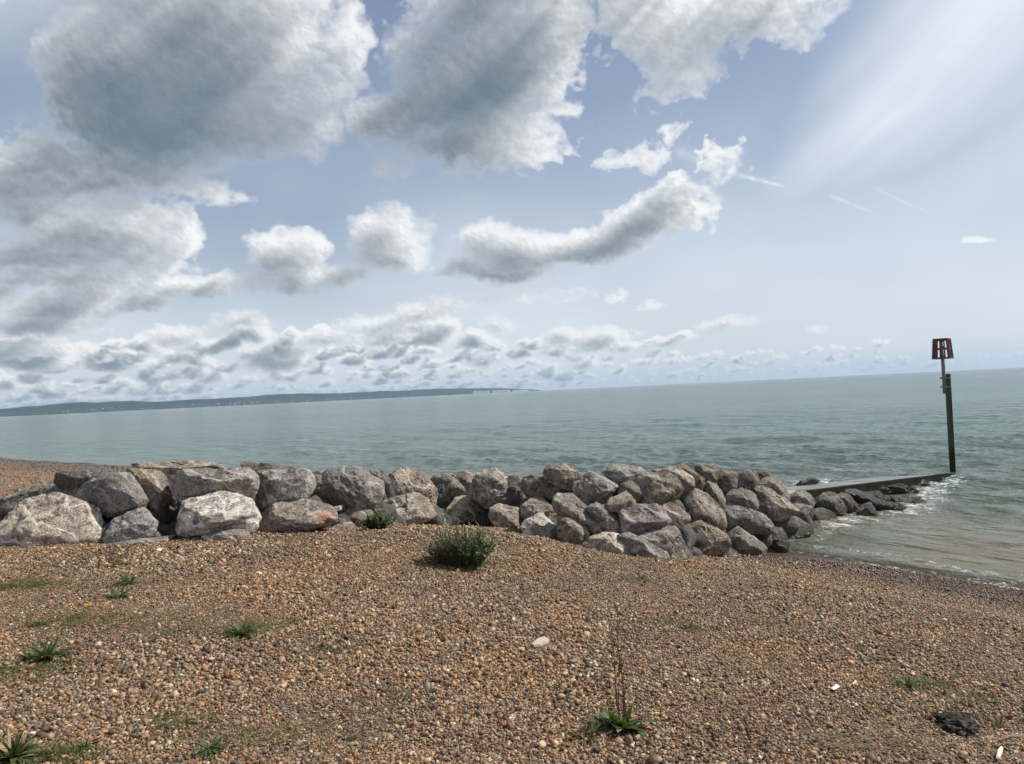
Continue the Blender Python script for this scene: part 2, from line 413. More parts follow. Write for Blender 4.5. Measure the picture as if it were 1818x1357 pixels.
PEB = [(0.0, (.17, .10, .06)), (.09, (.33, .20, .12)), (.20, (.42, .29, .19)), (.30, (.24, .15, .10)), (.38, (.30, .275, .255)), (.47, (.46, .34, .24)),
       (.55, (.40, .21, .10)), (.62, (.52, .43, .33)), (.70, (.20, .185, .175)), (.76, (.36, .25, .19)), (.84, (.58, .53, .46)), (.89, (.09, .075, .065)), (.93, (.44, .33, .28)), (.975, (.70, .67, .62))]
PEB_GAIN = .74
def pebble_colour(t, rnd):
    return t.ramp(rnd, [(p, (q[0] * PEB_GAIN * 1.07, q[1] * PEB_GAIN * 1.0, q[2] * PEB_GAIN * .85)) for p, q in PEB], 'CONSTANT')

m_beach, t = new_mat("shingle_ground")
pos = t.add('ShaderNodeNewGeometry').outputs['Position']
warp = t.add('ShaderNodeVectorMath', {0: pos, 1: t.add('ShaderNodeVectorMath', {0: t.add('ShaderNodeTexNoise', {'Vector': pos, 'Scale': 30.0, 'Detail': 2.0}).outputs[1], 'Scale': .012}, operation='SCALE').outputs[0]}, operation='ADD').outputs[0]
vor = t.add('ShaderNodeTexVoronoi', {'Vector': warp, 'Scale': 46.0, 'Randomness': 1.0})
vor2 = t.add('ShaderNodeTexVoronoi', {'Vector': warp, 'Scale': 22.0, 'Randomness': 1.0})
r1 = t.add('ShaderNodeSeparateColor', {'Color': vor.outputs['Color']}).outputs[0]
r2 = t.add('ShaderNodeSeparateColor', {'Color': vor2.outputs['Color']})
c1 = pebble_colour(t, r1); c2 = pebble_colour(t, r2.outputs[1])
big = t.math('GREATER_THAN', r2.outputs[0], .72)
cc = t.mixc(big, c1, c2)
gap = t.maprange(t.mixc(big, vor.outputs['Distance'], vor2.outputs['Distance']), .35, .75, 0, .8)
cc = t.mixc(gap, cc, (.05, .035, .025))
far = t.maprange(t.math('SUBTRACT', t.noise(pos, 4.0, 6, .85), .5), -.13, .13, -1, 1)
cc = t.mixc(1.0, cc, t.ramp(t.maprange(far, -1, 1), [(0, (.45, .43, .41)), (1, (1.55, 1.52, 1.48))]), 'MULTIPLY')
patch = t.noise(pos, .55, 5, .6)
cc = t.mixc(t.maprange(patch, .35, .7, 0, .45), cc, t.mixc(1.0, cc, (.78, .70, .62), 'MULTIPLY'))
pz = t.add('ShaderNodeSeparateXYZ', {'Vector': pos}).outputs[2]
wet = t.maprange(t.math('ADD', pz, t.math('MULTIPLY', t.noise(pos, .8, 4, .6), -.22)), .14, .46, 1, 0, True)
cc = t.mixc(wet, cc, t.mixc(1.0, cc, (.50, .43, .37), 'MULTIPLY'))
hgt = t.math('SUBTRACT', 1.0, t.mixc(big, vor.outputs['Distance'], vor2.outputs['Distance']))
bump = t.add('ShaderNodeBump', {'Height': hgt, 'Strength': .9, 'Distance': .02}).outputs[0]
bs = t.add('ShaderNodeBsdfPrincipled', {'Base Color': cc, 'Roughness': t.maprange(wet, 0, 1, .75, .3), 'Normal': bump})
finish(t, bs.outputs[0])

m_peb, t = new_mat("pebble_stone")
oi = t.add('ShaderNodeObjectInfo'); pos = t.add('ShaderNodeNewGeometry').outputs['Position']
c = pebble_colour(t, oi.outputs['Random'])
r2 = t.math('FRACT', t.math('MULTIPLY', oi.outputs['Random'], 97.31))
c = t.mixc(1.0, c, t.ramp(r2, [(0, (.38, .36, .34)), (.55, (1.0, .98, .95)), (1, (1.50, 1.46, 1.38))]), 'MULTIPLY')
pt = t.noise(pos, .75, 4, .6)
c = t.mixc(1.0, c, t.ramp(pt, [(.32, (.80, .79, .80)), (.5, (1, 1, 1)), (.66, (1.16, 1.06, .90))]), 'MULTIPLY')
ob = t.add('ShaderNodeTexCoord').outputs['Object']
c = t.mixc(t.maprange(t.noise(ob, 2.2, 4, .65), .42, .7, 0, .55), c, t.mixc(1.0, c, (.55, .48, .43), 'MULTIPLY'))
pz = t.add('ShaderNodeSeparateXYZ', {'Vector': pos}).outputs[2]
wet = t.maprange(t.math('ADD', pz, t.math('MULTIPLY', t.noise(pos, .8, 4, .6), -.22)), .14, .46, 1, 0, True)
c = t.mixc(wet, c, t.mixc(1.0, c, (.50, .43, .37), 'MULTIPLY'))
bs = t.add('ShaderNodeBsdfPrincipled', {'Base Color': c, 'Roughness': t.maprange(wet, 0, 1, .62, .33)})
finish(t, bs.outputs[0])

xs = np.concatenate([np.arange(-160, -40, 6), np.arange(-40, -13, .5), np.arange(-13, 11, .075), np.arange(11, 40, 1.0), np.arange(40, 90, 5)])
ys = np.concatenate([np.arange(-60, -6, 3), np.arange(-6, 2, .4), np.arange(2, 16, .075), np.arange(16, 34, .3), np.arange(34, 130, 1.5)])
GX, GY = np.meshgrid(xs, ys)
beach = grid_mesh("shingle_beach", GX, GY, ground_z(GX, GY), m_beach); tag(beach, kind='structure')
# ---------------------------------------------------------------- the groyne's boulders
def noise3(P, seed, octs=4, gain=.5, ridged=False):
    """value noise over points, three planes blended"""
    a = P.astype(np.float32); s = 0; w_ = 1.0; tot = 0
    for o in range(octs):
        n = (vnoise(a[:, 0] + a[:, 2] * .71 + seed * 3.1, a[:, 1] - a[:, 2] * .53 + seed * 1.7, seed + o) + vnoise(a[:, 1] * .9 + a[:, 0] * .4 + 11, a[:, 2] * 1.1 + seed * 2.3 - a[:, 0] * .2, seed + o + 3)) * .5
        if ridged: n = 1 - np.abs(2 * n - 1) * 1.6
        s = s + n * w_; tot += w_; w_ *= gain; a = a * 2.07 + 3.3
    return s / tot
_ICO = {}
def ico(n):
    if n not in _ICO:
        bm = bmesh.new(); bmesh.ops.create_icosphere(bm, subdivisions=n, radius=1.0)
        V = np.array([v.co[:] for v in bm.verts]); bm.verts.ensure_lookup_table()
        Fc = [tuple(v.index for v in f.verts) for f in bm.faces]; bm.free(); _ICO[n] = (V / np.linalg.norm(V, axis=1)[:, None], Fc)
    return _ICO[n]
def hull_planes(pts, c):
    bm = bmesh.new()
    for p in pts: bm.verts.new(Vector(p))
    bmesh.ops.convex_hull(bm, input=bm.verts[:]); bm.normal_update()
    pl = []
    for f in sorted(bm.faces, key=lambda f: -f.calc_area()):
        n = np.array(f.normal[:]); d = float(np.dot(n, np.array(f.verts[0].co[:]) - c))
        if d < 0: n, d = -n, -d
        if d < 1e-4: continue
        if all(np.dot(n, m) < .925 for m, _ in pl): pl.append((n, d))
    bm.free()
    return np.array([p[0] for p in pl]), np.array([p[1] for p in pl])
def boulder_mesh(pts, seed, sub=4, sharp=16, rough=1.0):
    pts = np.array(pts, float); lo, hi = pts.min(0), pts.max(0); c = pts.mean(0) * .5 + (lo + hi) * .25
    N, D = hull_planes(pts, c)
    rr = np.random.RandomState(seed)
    U, Fc = ico(sub); half = (hi - lo) / 2
    dirs = U * half; dirs = dirs / np.linalg.norm(dirs, axis=1)[:, None]
    # chip a few corners off
    for k in range(4):
        n = rr.randn(3); n /= np.linalg.norm(n)
        sup = (pts - c) @ n; N = np.vstack([N, n]); D = np.append(D, sup.max() * rr.uniform(.76, .95))
    q = np.clip(dirs @ N.T, 0, None) / D[None, :]
    r = (q ** sharp).sum(1) ** (-1.0 / sharp)
    P = dirs * r[:, None]
    size = float(half.mean()) * 2
    f = 2.2 / size
    amp = size * rough
    n1 = noise3(P * f, seed, 3) - .5
    n2 = noise3(P * f * 2.6 + 9, seed + 2, 5, .58, True) - .45
    st = np.abs(((P @ rr.randn(3)) * f * 1.6 + n1 * 2.0) % 1.0 - .5)                 # bedding steps
    n3 = noise3(P * f * 8 + 5, seed + 5, 3, .6) - .5
    dr = amp * (.022 * n1 + .030 * n2 + .010 * (sstep(.12, .19, st) - .5) + .026 * n3)
    sd = rr.randn(16, 3); sd /= np.linalg.norm(sd, axis=1)[:, None]; wd = dirs + (np.stack([n1, n2, n3], 1)) * .35
    near = np.argmax(wd @ sd.T, 1); dr = dr + amp * .036 * (rr.rand(16) - .5)[near]      # broken ledges
    P = P + dirs * dr[:, None] * 1.25
    return P + c, Fc

m_rock, t = new_mat("armour_stone")
geo = t.add('ShaderNodeNewGeometry'); pos = geo.outputs['Position']; oi = t.add('ShaderNodeObjectInfo')
off = t.add('ShaderNodeVectorMath', {0: pos, 1: t.add('ShaderNodeCombineXYZ', {'X': t.math('MULTIPLY', oi.outputs['Random'], 37.0), 'Y': t.math('MULTIPLY', oi.outputs['Random'], 91.0)}).outputs[0]}, operation='ADD').outputs[0]
n_big = t.noise(off, 1.7, 6, .62, .4); n_mid = t.noise(off, 6.5, 8, .68, .8); n_fine = t.noise(off, 34.0, 6, .7); n_gr = t.noise(off, 95.0, 3, .7)
rq = t.math('FRACT', t.math('MULTIPLY', oi.outputs['Random'], 53.7)); rq2 = t.math('FRACT', t.math('MULTIPLY', oi.outputs['Random'], 211.3))
base = t.ramp(n_big, [(.30, (.115, .106, .100)), (.45, (.235, .216, .202)), (.56, (.36, .330, .300)), (.70, (.50, .475, .44))])
base = t.mixc(t.maprange(t.noise(off, 3.1, 4, .6, .5), .46, .64, 0, .5), base, (.27, .243, .235))            # purplish
base = t.mixc(t.math('MULTIPLY', t.maprange(n_mid, .50, .62, 0, 1), t.maprange(rq, 0, 1, .15, .9)), base, (.60, .575, .54))                                      # pale crust
base = t.mixc(t.math('MULTIPLY', t.maprange(n_mid, .48, .36, 0, 1), t.maprange(rq2, 0, 1, .35, .95)), base, (.070, .063, .060))                                     # dark pits
base = t.mixc(t.maprange(n_fine, .55, .68, 0, .65), base, (.62, .60, .57))
base = t.mixc(t.maprange(n_fine, .48, .38, 0, .85), base, (.075, .068, .064))
base = t.mixc(t.maprange(n_gr, .42, .30, 0, .5), base, (.10, .09, .085))
nz = t.add('ShaderNodeSeparateXYZ', {'Vector': geo.outputs['Normal']}).outputs[2]
lich = t.math('MULTIPLY', t.maprange(t.noise(off, 4.3, 6, .7), .55, .66, 0, .55), t.maprange(nz, -.1, .6, .15, 1))
base = t.mixc(lich, base, (.33, .30, .20))
vein = t.add('ShaderNodeTexWave', {'Vector': off, 'Scale': 1.1, 'Distortion': 9.0, 'Detail': 3.0, 'Detail Scale': 1.6}, wave_type='BANDS', bands_direction='DIAGONAL').outputs[1]
base = t.mixc(t.maprange(vein, .93, 1.0, 0, .6), base, (.66, .63, .60))
base = t.mixc(1.0, base, t.ramp(rq2, [(0, (.88, .90, .95)), (.5, (1, 1, 1)), (1, (1.05, .97, .90))]), 'MULTIPLY')
RUST_V = t.add('ShaderNodeCombineXYZ')
rd = t.math('ADD', t.add('ShaderNodeVectorMath', {0: pos, 1: RUST_V.outputs[0]}, operation='DISTANCE').outputs['Value'], t.math('MULTIPLY', t.math('SUBTRACT', n_mid, .5), .5))
base = t.mixc(t.maprange(rd, .08, .18, .6, 0), base, t.mixc(n_fine, (.34, .11, .04), (.55, .27, .12)))
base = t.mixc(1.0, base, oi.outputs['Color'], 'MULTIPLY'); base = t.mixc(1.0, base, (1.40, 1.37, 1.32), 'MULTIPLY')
pz = t.add('ShaderNodeSeparateXYZ', {'Vector': pos}).outputs[2]
wet = t.math('MULTIPLY', t.maprange(t.math('ADD', pz, t.math('MULTIPLY', t.noise(pos, 1.6, 4, .6), .5)), .45, .95, 1, 0, True), t.math('SUBTRACT', 1.0, oi.outputs['Alpha']), clamp=True)
base = t.mixc(wet, base, t.mixc(1.0, base, (.30, .285, .27), 'MULTIPLY'))
hh = t.math('ADD', t.math('MULTIPLY', n_mid, 1.0), t.math('ADD', t.math('MULTIPLY', n_fine, .42), t.math('MULTIPLY', n_gr, .16)))
bump = t.add('ShaderNodeBump', {'Height': hh, 'Strength': 1.0, 'Distance': .14}).outputs[0]
bs = t.add('ShaderNodeBsdfPrincipled', {'Base Color': base, 'Roughness': t.maprange(wet, 0, 1, .85, .30), 'Normal': bump, 'Specular IOR Level': t.maprange(wet, 0, 1, .25, .6)})
finish(t, bs.outputs[0])

# the line where the front row meets the shingle or the sea, and its distance
_BASE = [(-20, 962), (0, 964), (90, 981), (180, 972), (300, 957), (400, 958), (480, 947), (600, 943), (700, 936), (800, 925), (870, 929), (915, 947), (985, 966), (1040, 967), (1130, 990), (1190, 994), (1230, 985), (1290, 983), (1350, 984), (1400, 966), (1440, 946), (1490, 931), (1560, 911), (1610, 893), (1650, 866), (1680, 853), (1720, 845)]
_bp = np.array([b[0] for b in _BASE], float); _bd = np.array([hit(*b, sea=True).y for b in _BASE])
_bd = np.convolve(np.pad(_bd, 1, mode='edge'), [.25, .5, .25], 'valid')
def base_depth(px): return float(np.interp(px, _bp, _bd))

SITS = []
def boulder(k, label, outline, ridge, off, lean=.8, tone=(1, 1, 1), dry=1.0, thick=.9, rough=1.0):
    xs_ = [p[0] for p in outline]; ys_ = [p[1] for p in outline]
    cx = (min(xs_) + max(xs_)) / 2; y0, y1 = min(ys_), max(ys_)
    depth = base_depth(cx) + off
    if off >= 1.0 and dry < .2: depth = min(depth, hit(cx, y1 - 1, sea=True).y + .2)        # these stand in the water
    wpx = max(xs_) - min(xs_); hpx = y1 - y0
    size = (wpx + hpx) / 2 * depth / F_PX
    run = size * .42
    pts = []
    cxm, cym = sum(xs_) / len(xs_), sum(ys_) / len(ys_)
    for (x, y) in outline:
        tt = (y - y0) / max(1, hpx)
        pts.append(at(cxm + (x - cxm) * 1.035, cym + (y - cym) * 1.035, depth - run * (lean * tt - .12)))
        b = at(cxm + (x - cxm) * .80, cym + (y - cym) * .82, depth + size * thick * .55); pts.append(b)
    for (x, y, p) in ridge: pts.append(at(x, y, depth - run * p * (1.0 if lean < 1.0 else lean)))
    sub = 5 if wpx * hpx > 3800 else 4
    P, Fc = boulder_mesh(pts, 100 + k * 7, sub, 70, rough)
    c = P.mean(0)
    o = mesh_obj("boulder", P - c, Fc, m_rock, None, True, c); o.data.set_sharp_from_angle(angle=math.radians(24))
    SITS.append((P.min(0), P.max(0), size)); k_ = .98 if cx > 1180 else 1.0; gm = sum(tone) / 3
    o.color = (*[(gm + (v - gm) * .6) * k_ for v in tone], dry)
    return tag(o, label, "boulder", "rock armour boulders of the groyne")
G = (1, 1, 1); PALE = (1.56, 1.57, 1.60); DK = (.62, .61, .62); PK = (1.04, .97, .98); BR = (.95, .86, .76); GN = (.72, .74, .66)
ROCKS = [
 ("great pale boulder at the landward end of the groyne, broad sunlit face", [(0,929),(28,905),(58,886),(85,880),(122,885),(150,897),(174,904),(179,925),(178,947),(172,962),(170,978),(110,987),(60,982),(20,970),(-4,962),(-6,945)], [(42,908,.4),(52,940,.85),(60,975,1.0),(100,900,.35),(160,915,.4)], -0.12, 1.25, PALE),
 ("low greenish boulder lying behind the great pale boulder", [(0,893),(40,873),(95,854),(118,864),(127,870),(132,877),(125,890),(85,895),(30,912),(2,908)], [(90,866,.6),(115,876,.9)], .65, .8, GN),
 ("flat dark slab at the very landward tip, beside the great pale boulder", [(-22,899),(0,898),(27,899),(16,912),(0,926),(-20,930)], [(10,905,.6)], .25, .5, DK),
 ("dark shaded block behind, between the greenish and the ridged boulder", [(97,842),(128,840),(160,838),(194,839),(186,860),(150,875),(140,892),(118,885),(98,858)], [(140,850,.4)], 1.25, -.1, DK),  # dark tone carries the shade on its near face
 ("dark boulder with a sunlit slanting ridge, above the small mottled boulder", [(142,866),(165,855),(190,841),(222,839),(246,861),(261,891),(256,902),(220,915),(183,923),(170,910),(150,896),(136,882)], [(205,847,.65),(228,878,1.0),(244,897,.95),(168,860,.7)], 0.85, .5, (.85,.82,.8)),
 ("small mottled boulder tucked under the ridged dark boulder", [(199,923),(212,916),(233,909),(253,905),(267,914),(282,928),(277,943),(262,951),(259,960),(208,966),(182,970),(185,950)], [(206,935,.8),(211,960,1.0),(235,925,.8),(262,932,.8)], 0.4, 1.0, PK),
 ("tall upright boulder beside the dark gap, its top facet sunlit", [(225,838),(233,833),(265,834),(285,839),(294,848),(299,869),(303,891),(298,910),(293,938),(280,950),(262,950),(256,895),(246,862)], [(262,850,.5),(287,874,.9),(282,892,.9)], 1.0, .7, PK),
 ("long rough slab along the crest above the dark gap", [(228,832),(257,825),(282,821),(303,822),(343,821),(372,819),(388,822),(397,831),(385,842),(333,850),(303,862),(265,850)], [(300,830,.5),(350,830,.6),(385,828,.4)], 1.55, .5, G),
 ("broad boulder resting on the bright white boulder", [(309,845),(327,839),(341,836),(366,835),(399,833),(429,832),(445,831),(453,840),(457,851),(450,864),(452,876),(440,884),(417,882),(386,880),(352,887),(330,891),(315,888),(306,872)], [(330,845,.7),(370,850,.9),(375,868,1),(400,866,1),(440,855,.9),(330,882,.8)], .55, .65, (1.1,1.07,1.04)),
 ("bright white pitted boulder above the triangular pale stone", [(328,893),(343,886),(372,879),(400,876),(416,876),(436,883),(449,893),(457,908),(460,920),(454,938),(444,946),(432,942),(415,938),(395,940),(372,948),(345,951),(325,949),(312,942),(316,920),(322,905)], [(327,898,.5),(333,925,1.0),(363,927,1.1),(400,927,1.1),(427,916,1.0),(455,912,.6)], .15, .75, (1.70,1.71,1.75)),
 ("boulder deep in the dark gap beside the bright white boulder", [(292,850),(325,843),(340,900),(330,955),(290,955)], [(310,900,.3)], 1.15, .2, DK),  # fills the gap; dark tone paints in the gap's shade
 ("long thin flat slab half buried in shingle at the groyne's foot", [(172,974),(200,965),(259,957),(300,953),(312,953),(302,964),(280,969),(240,974),(200,982),(175,980)], [(240,964,.8)], 0.1, 1.6, (1.0,.98,.9)),
 ("triangular pale stone poking out under the bright white boulder", [(354,953),(375,947),(399,940),(423,930),(433,937),(447,952),(426,960),(400,966),(375,962)], [(422,938,.4),(405,948,.8)], -.1, 1.3, (1.2,1.18,1.12)),
 ("fist shaped stone at the foot of the dark gap", [(262,955),(274,945),(280,944),(289,955),(287,962),(265,963)], [(276,950,.7)], .05, .8, DK),
 ("craggy upright boulder above the boulder with the orange blotch", [(455,842),(469,836),(493,834),(511,830),(533,830),(549,835),(557,845),(560,862),(558,880),(549,893),(513,896),(485,900),(465,903),(454,892),(456,862)], [(480,850,.7),(480,885,1),(520,850,.8),(545,855,.8),(545,885,.9),(510,885,1)], .55, .7, G),
 ("thin dark slab on the crest behind the craggy upright boulder", [(428,827),(452,823),(474,824),(498,827),(505,832),(490,842),(456,846),(434,838)], [(465,829,.5)], 1.5, .4, GN),
 ("long low boulder with a rusty orange blotch", [(458,920),(469,901),(480,896),(506,892),(533,889),(559,893),(586,900),(597,912),(596,922),(586,931),(571,942),(546,949),(522,945),(493,949),(464,951),(452,946)], [(482,914,.8),(515,922,1.05),(546,930,1.05),(584,920,.9)], .15, .8, PK),
 ("small half buried stone under the orange blotched boulder", [(492,952),(517,938),(530,939),(550,949),(540,956),(505,958)], [(520,944,.7)], -.08, 1.3, BR),
 ("little pale stone wedged beside the orange blotch", [(588,901),(599,899),(608,897),(606,906),(594,909)], [], .4, .8, PALE),
 ("dark boulder in the gap between the two craggy uprights", [(550,838),(566,837),(576,846),(574,892),(548,895)], [(563,850,.4)], 1.0, .3, DK),
 ("largest round topped craggy boulder of the crest", [(565,860),(572,846),(585,834),(600,829),(619,827),(632,824),(640,830),(650,840),(666,845),(680,856),(683,872),(678,888),(670,899),(656,906),(626,904),(605,900),(586,892),(570,884),(562,873)], [(600,850,.7),(640,848,.8),(660,862,.95),(655,890,1),(610,885,1),(580,872,.8)], .5, .8, (.95,.95,.95), 1, .9, 1.2),
 ("wedge shaped boulder half hidden by the small bush", [(596,918),(620,902),(650,899),(664,910),(674,930),(662,945),(630,946),(598,932)], [(622,904,.4),(636,918,1)], 0, .9, BR),
 ("low pale stone just landward of the small bush", [(583,940),(594,932),(612,928),(626,929),(635,936),(632,944),(600,948)], [(610,934,.7)], -.1, 1.3, PK),
 ("dark wedge stone between the orange blotched boulder and the small bush", [(584,932),(596,920),(610,920),(618,928),(602,938)], [(602,926,.5)], .1, .6, DK),
 ("dark knobbly stone on the crest by the largest craggy boulder", [(650,837),(660,833),(678,836),(687,845),(693,857),(689,868),(680,876),(662,860)], [(676,846,.6)], 1.05, .5, DK),
 ("domed boulder with a cracked top, resting on the round hump", [(686,848),(695,836),(717,832),(733,834),(752,843),(763,855),(773,868),(778,882),(773,898),(765,908),(740,904),(700,898),(681,892),(682,872)], [(700,862,.8),(712,879,1),(735,872,1),(760,868,.9),(766,890,.9),(720,848,.5)], .55, .75, (1.15,1.12,1.08)),
 ("big round hump shaped boulder beside the small bush", [(666,905),(682,891),(698,886),(719,880),(740,877),(755,884),(765,900),(771,915),(760,924),(739,930),(722,935),(690,938),(670,930)], [(712,888,.5),(722,915,1.05),(742,888,.5),(700,925,1.1)], .05, .95, (1.05,.98,.9)),
 ("little rounded stone at the foot of the round hump", [(693,935),(706,928),(721,933),(714,941),(698,942)], [], -.05, 1.2, PALE),
 ("low pale mound of rock breaking the shingle above the large bush", [(759,926),(772,915),(786,913),(806,917),(820,926),(808,935),(775,935)], [(785,920,.6)], -.1, 1.4, PALE),
 ("dark leaning boulder above the shadowed slot", [(763,851),(768,844),(786,840),(799,844),(815,854),(826,872),(817,883),(800,894),(790,907),(778,915),(768,907),(759,880)], [(800,851,.65),(813,871,.9),(785,885,.9)], .55, .45, (.75,.70,.68)),
 ("low boulder on the crest landward of the great pointed boulder", [(797,842),(817,838),(837,840),(850,846),(848,868),(836,884),(820,884),(804,862)], [(820,848,.5),(838,862,.7)], 1.1, .4, PK),
 ("smooth flat faced slab leaning below the shadowed slot", [(784,916),(799,896),(820,879),(828,877),(846,886),(858,896),(865,911),(858,922),(826,927),(798,929)], [(832,900,.95),(800,915,1.0),(856,912,1.0)], .05, 1.45, (1.1,1.08,1.0), 1, .7, .6),
 ("great pointed boulder with a long sunlit slope", [(830,880),(841,849),(850,839),(872,833),(882,834),(893,841),(903,850),(919,861),(933,876),(941,886),(936,896),(925,903),(906,900),(885,898),(864,904),(843,886)], [(874,838,.3),(890,863,.95),(913,894,1.05),(870,893,.9),(850,850,.5)], .5, .6, (1.12,1.07,1.03)),
 ("pale block standing in the shingle below the great pointed boulder", [(870,902),(885,893),(903,897),(922,901),(929,913),(928,929),(920,942),(915,950),(899,946),(887,940),(871,931),(866,918)], [(886,914,.7),(912,930,1.0),(905,904,.4)], 0, 1.2, (1.2,1.15,1.06)),
 ("brown domed boulder behind the white egg shaped boulder", [(925,902),(933,894),(943,886),(959,883),(971,891),(983,905),(995,917),(993,936),(970,940),(940,934),(928,920)], [(960,896,.5),(985,914,.8),(945,910,.9)], .35, .8, BR),
 ("white egg shaped boulder set in the shingle", [(931,926),(946,918),(963,914),(976,922),(990,936),(994,947),(992,961),(986,970),(970,966),(950,960),(933,950),(926,939)], [(960,928,.7),(976,950,1.05)], -.05, 1.35, (1.72,1.71,1.70)),
 ("dark blunt boulder between the great pointed boulder and the long slanting one", [(921,860),(933,846),(939,844),(959,846),(986,847),(999,853),(1010,870),(994,880),(986,890),(978,898),(970,893),(952,888),(941,887),(931,876)], [(941,849,.5),(966,858,.8),(976,880,1),(1000,865,.9)], .8, .5, (.80,.74,.72)),
 ("small brown stone in the notch of the crest beside the great pointed boulder", [(899,846),(908,841),(922,848),(928,858),(920,872),(903,866)], [], 1.3, .4, BR),
 ("brown topped boulder on the crest above the long slanting boulder", [(965,840),(969,831),(980,826),(996,825),(1013,827),(1032,835),(1044,842),(1032,857),(1012,874),(988,862),(969,850)], [(998,834,.6),(1000,850,.8)], 1.2, .5, (.95,.86,.72)),
 ("long pale boulder slanting down towards the sea", [(978,894),(983,884),(992,876),(1009,877),(1021,887),(1040,900),(1050,913),(1066,926),(1075,938),(1073,948),(1050,949),(1030,939),(1005,926),(986,908)], [(990,890,.7),(1010,905,1),(1035,922,1),(1060,936,1),(1015,888,.4)], .25, .8, (1.15,1.08,1.0)),
 ("shaded boulder under the lower end of the long slanting one", [(990,922),(1000,918),(1020,917),(1027,928),(1040,939),(1047,949),(1042,962),(1036,970),(1024,971),(1007,971),(990,968)], [(1012,929,.8),(1026,950,1.0),(1005,960,1.0)], -.02, .9, (.9,.85,.82)),
 ("boulder with a notched top on the seaward crest", [(1012,874),(1024,856),(1040,843),(1050,834),(1060,837),(1080,848),(1093,857),(1096,864),(1085,878),(1074,892),(1053,897),(1036,897),(1024,888)], [(1050,838,.2),(1056,858,.85),(1072,858,.85),(1082,872,1),(1045,886,.9)], .6, .65, (.95,.88,.88)),
 ("grey crest boulder behind the notched boulder", [(1064,837),(1080,827),(1095,824),(1104,828),(1125,828),(1146,833),(1153,840),(1145,850),(1131,862),(1120,862),(1106,862),(1092,860),(1080,850)], [(1100,834,.6),(1112,848,.8),(1130,841,.5)], 1.3, .5, G),
 ("dark broken block above the small pyramid stone", [(1095,873),(1102,860),(1118,854),(1128,860),(1138,868),(1143,876),(1138,890),(1129,900),(1108,895)], [(1120,867,.7),(1136,878,.8)], .75, .4, DK),
 ("small pyramid stone in the middle of the seaward slope", [(1075,902),(1082,886),(1102,876),(1113,873),(1120,882),(1132,894),(1131,902),(1113,905),(1094,911),(1080,908)], [(1112,878,.6),(1119,893,1),(1095,897,1)], .35, .75, BR),
 ("pitted boulder with a stepped top beside the flat topped one", [(1041,900),(1056,893),(1066,896),(1080,905),(1095,910),(1104,921),(1111,934),(1108,949),(1086,951),(1076,943),(1070,930),(1053,917),(1043,907)], [(1060,904,.7),(1075,925,1),(1099,925,.9)], .25, .8, (.95,.9,.9)),
 ("broad flat topped boulder with a shaded front", [(1097,908),(1113,899),(1133,896),(1146,897),(1162,895),(1176,901),(1185,917),(1189,929),(1184,938),(1167,946),(1133,954),(1117,952),(1105,949),(1107,934),(1101,919)], [(1110,927,.95),(1150,927,.95),(1173,929,.95),(1184,924,.8)], .3, .55, (1.12,1.02,1.02)),
 ("cream boulder with a rounded seaward nose", [(1160,894),(1168,887),(1186,892),(1207,901),(1224,914),(1226,924),(1214,934),(1204,942),(1188,940),(1182,910),(1174,901)], [(1190,909,.75),(1205,917,1),(1219,919,1),(1196,931,1)], .45, .85, (1.25,1.15,1.08)),
 ("large greenish brown boulder on the upper seaward slope", [(1129,853),(1139,840),(1152,841),(1170,839),(1182,837),(1192,843),(1204,854),(1213,868),(1213,876),(1202,884),(1190,896),(1167,896),(1154,902),(1138,900),(1132,886),(1142,876)], [(1158,849,.85),(1160,880,1),(1195,858,.75),(1191,882,.95)], .8, .6, (.88,.84,.72)),
 ("smooth grey crest boulder with a rounded flank", [(1157,838),(1172,832),(1190,830),(1207,831),(1223,843),(1232,856),(1234,870),(1222,874),(1211,873),(1200,856),(1180,846)], [(1200,841,.75),(1223,855,.9),(1216,866,.9)], 1.4, .5, G),
 ("yellowish slab on the highest seaward crest", [(1185,831),(1200,826),(1214,823),(1222,829),(1234,838),(1244,846),(1238,858),(1216,852),(1198,842)], [(1214,832,.6)], 1.8, .4, (.95,.88,.66)),
 ("paired dark block at the start of the brown back row", [(1231,836),(1235,827),(1246,825),(1268,827),(1280,833),(1278,848),(1268,858),(1250,852),(1236,848)], [(1256,834,.6)], 1.9, .3, (.7,.64,.58)),
 ("small reddish block wedged under the paired dark block", [(1231,854),(1241,846),(1251,848),(1252,860),(1243,870),(1231,870)], [(1243,852,.6)], 1.3, .4, (.8,.66,.6)),
 ("brown cracked boulder of the back row above the sea", [(1264,850),(1280,835),(1296,837),(1309,843),(1308,864),(1298,876),(1278,870)], [(1290,843,.6)], 1.7, .4, (.85,.72,.58)),
 ("bluish dark slab of the back row", [(1302,847),(1313,837),(1322,834),(1340,836),(1345,842),(1348,853),(1342,864),(1327,870),(1304,870)], [(1325,843,.6),(1340,850,.6)], 1.6, .4, (.62,.63,.68)),
 ("squared dark block at the seaward end of the back row", [(1343,840),(1352,838),(1366,838),(1370,846),(1366,858),(1348,860)], [(1358,844,.5)], 2.0, .3, (.55,.54,.46)),
 ("yellow topped boulder behind the furrowed grey boulder", [(1252,860),(1258,854),(1267,857),(1275,865),(1281,873),(1287,883),(1288,899),(1282,908),(1268,898),(1254,876)], [(1266,867,.65),(1276,886,.9)], .9, .7, (.95,.92,.72)),
 ("large furrowed grey boulder in the middle of the seaward slope", [(1200,886),(1208,877),(1224,869),(1236,867),(1256,875),(1272,895),(1284,908),(1289,930),(1285,945),(1268,942),(1250,930),(1225,926),(1210,908),(1201,897)], [(1225,884,.65),(1250,910,1),(1271,925,1),(1230,915,1)], .4, .85, (.88,.88,.9), 1, .9, 1.15),
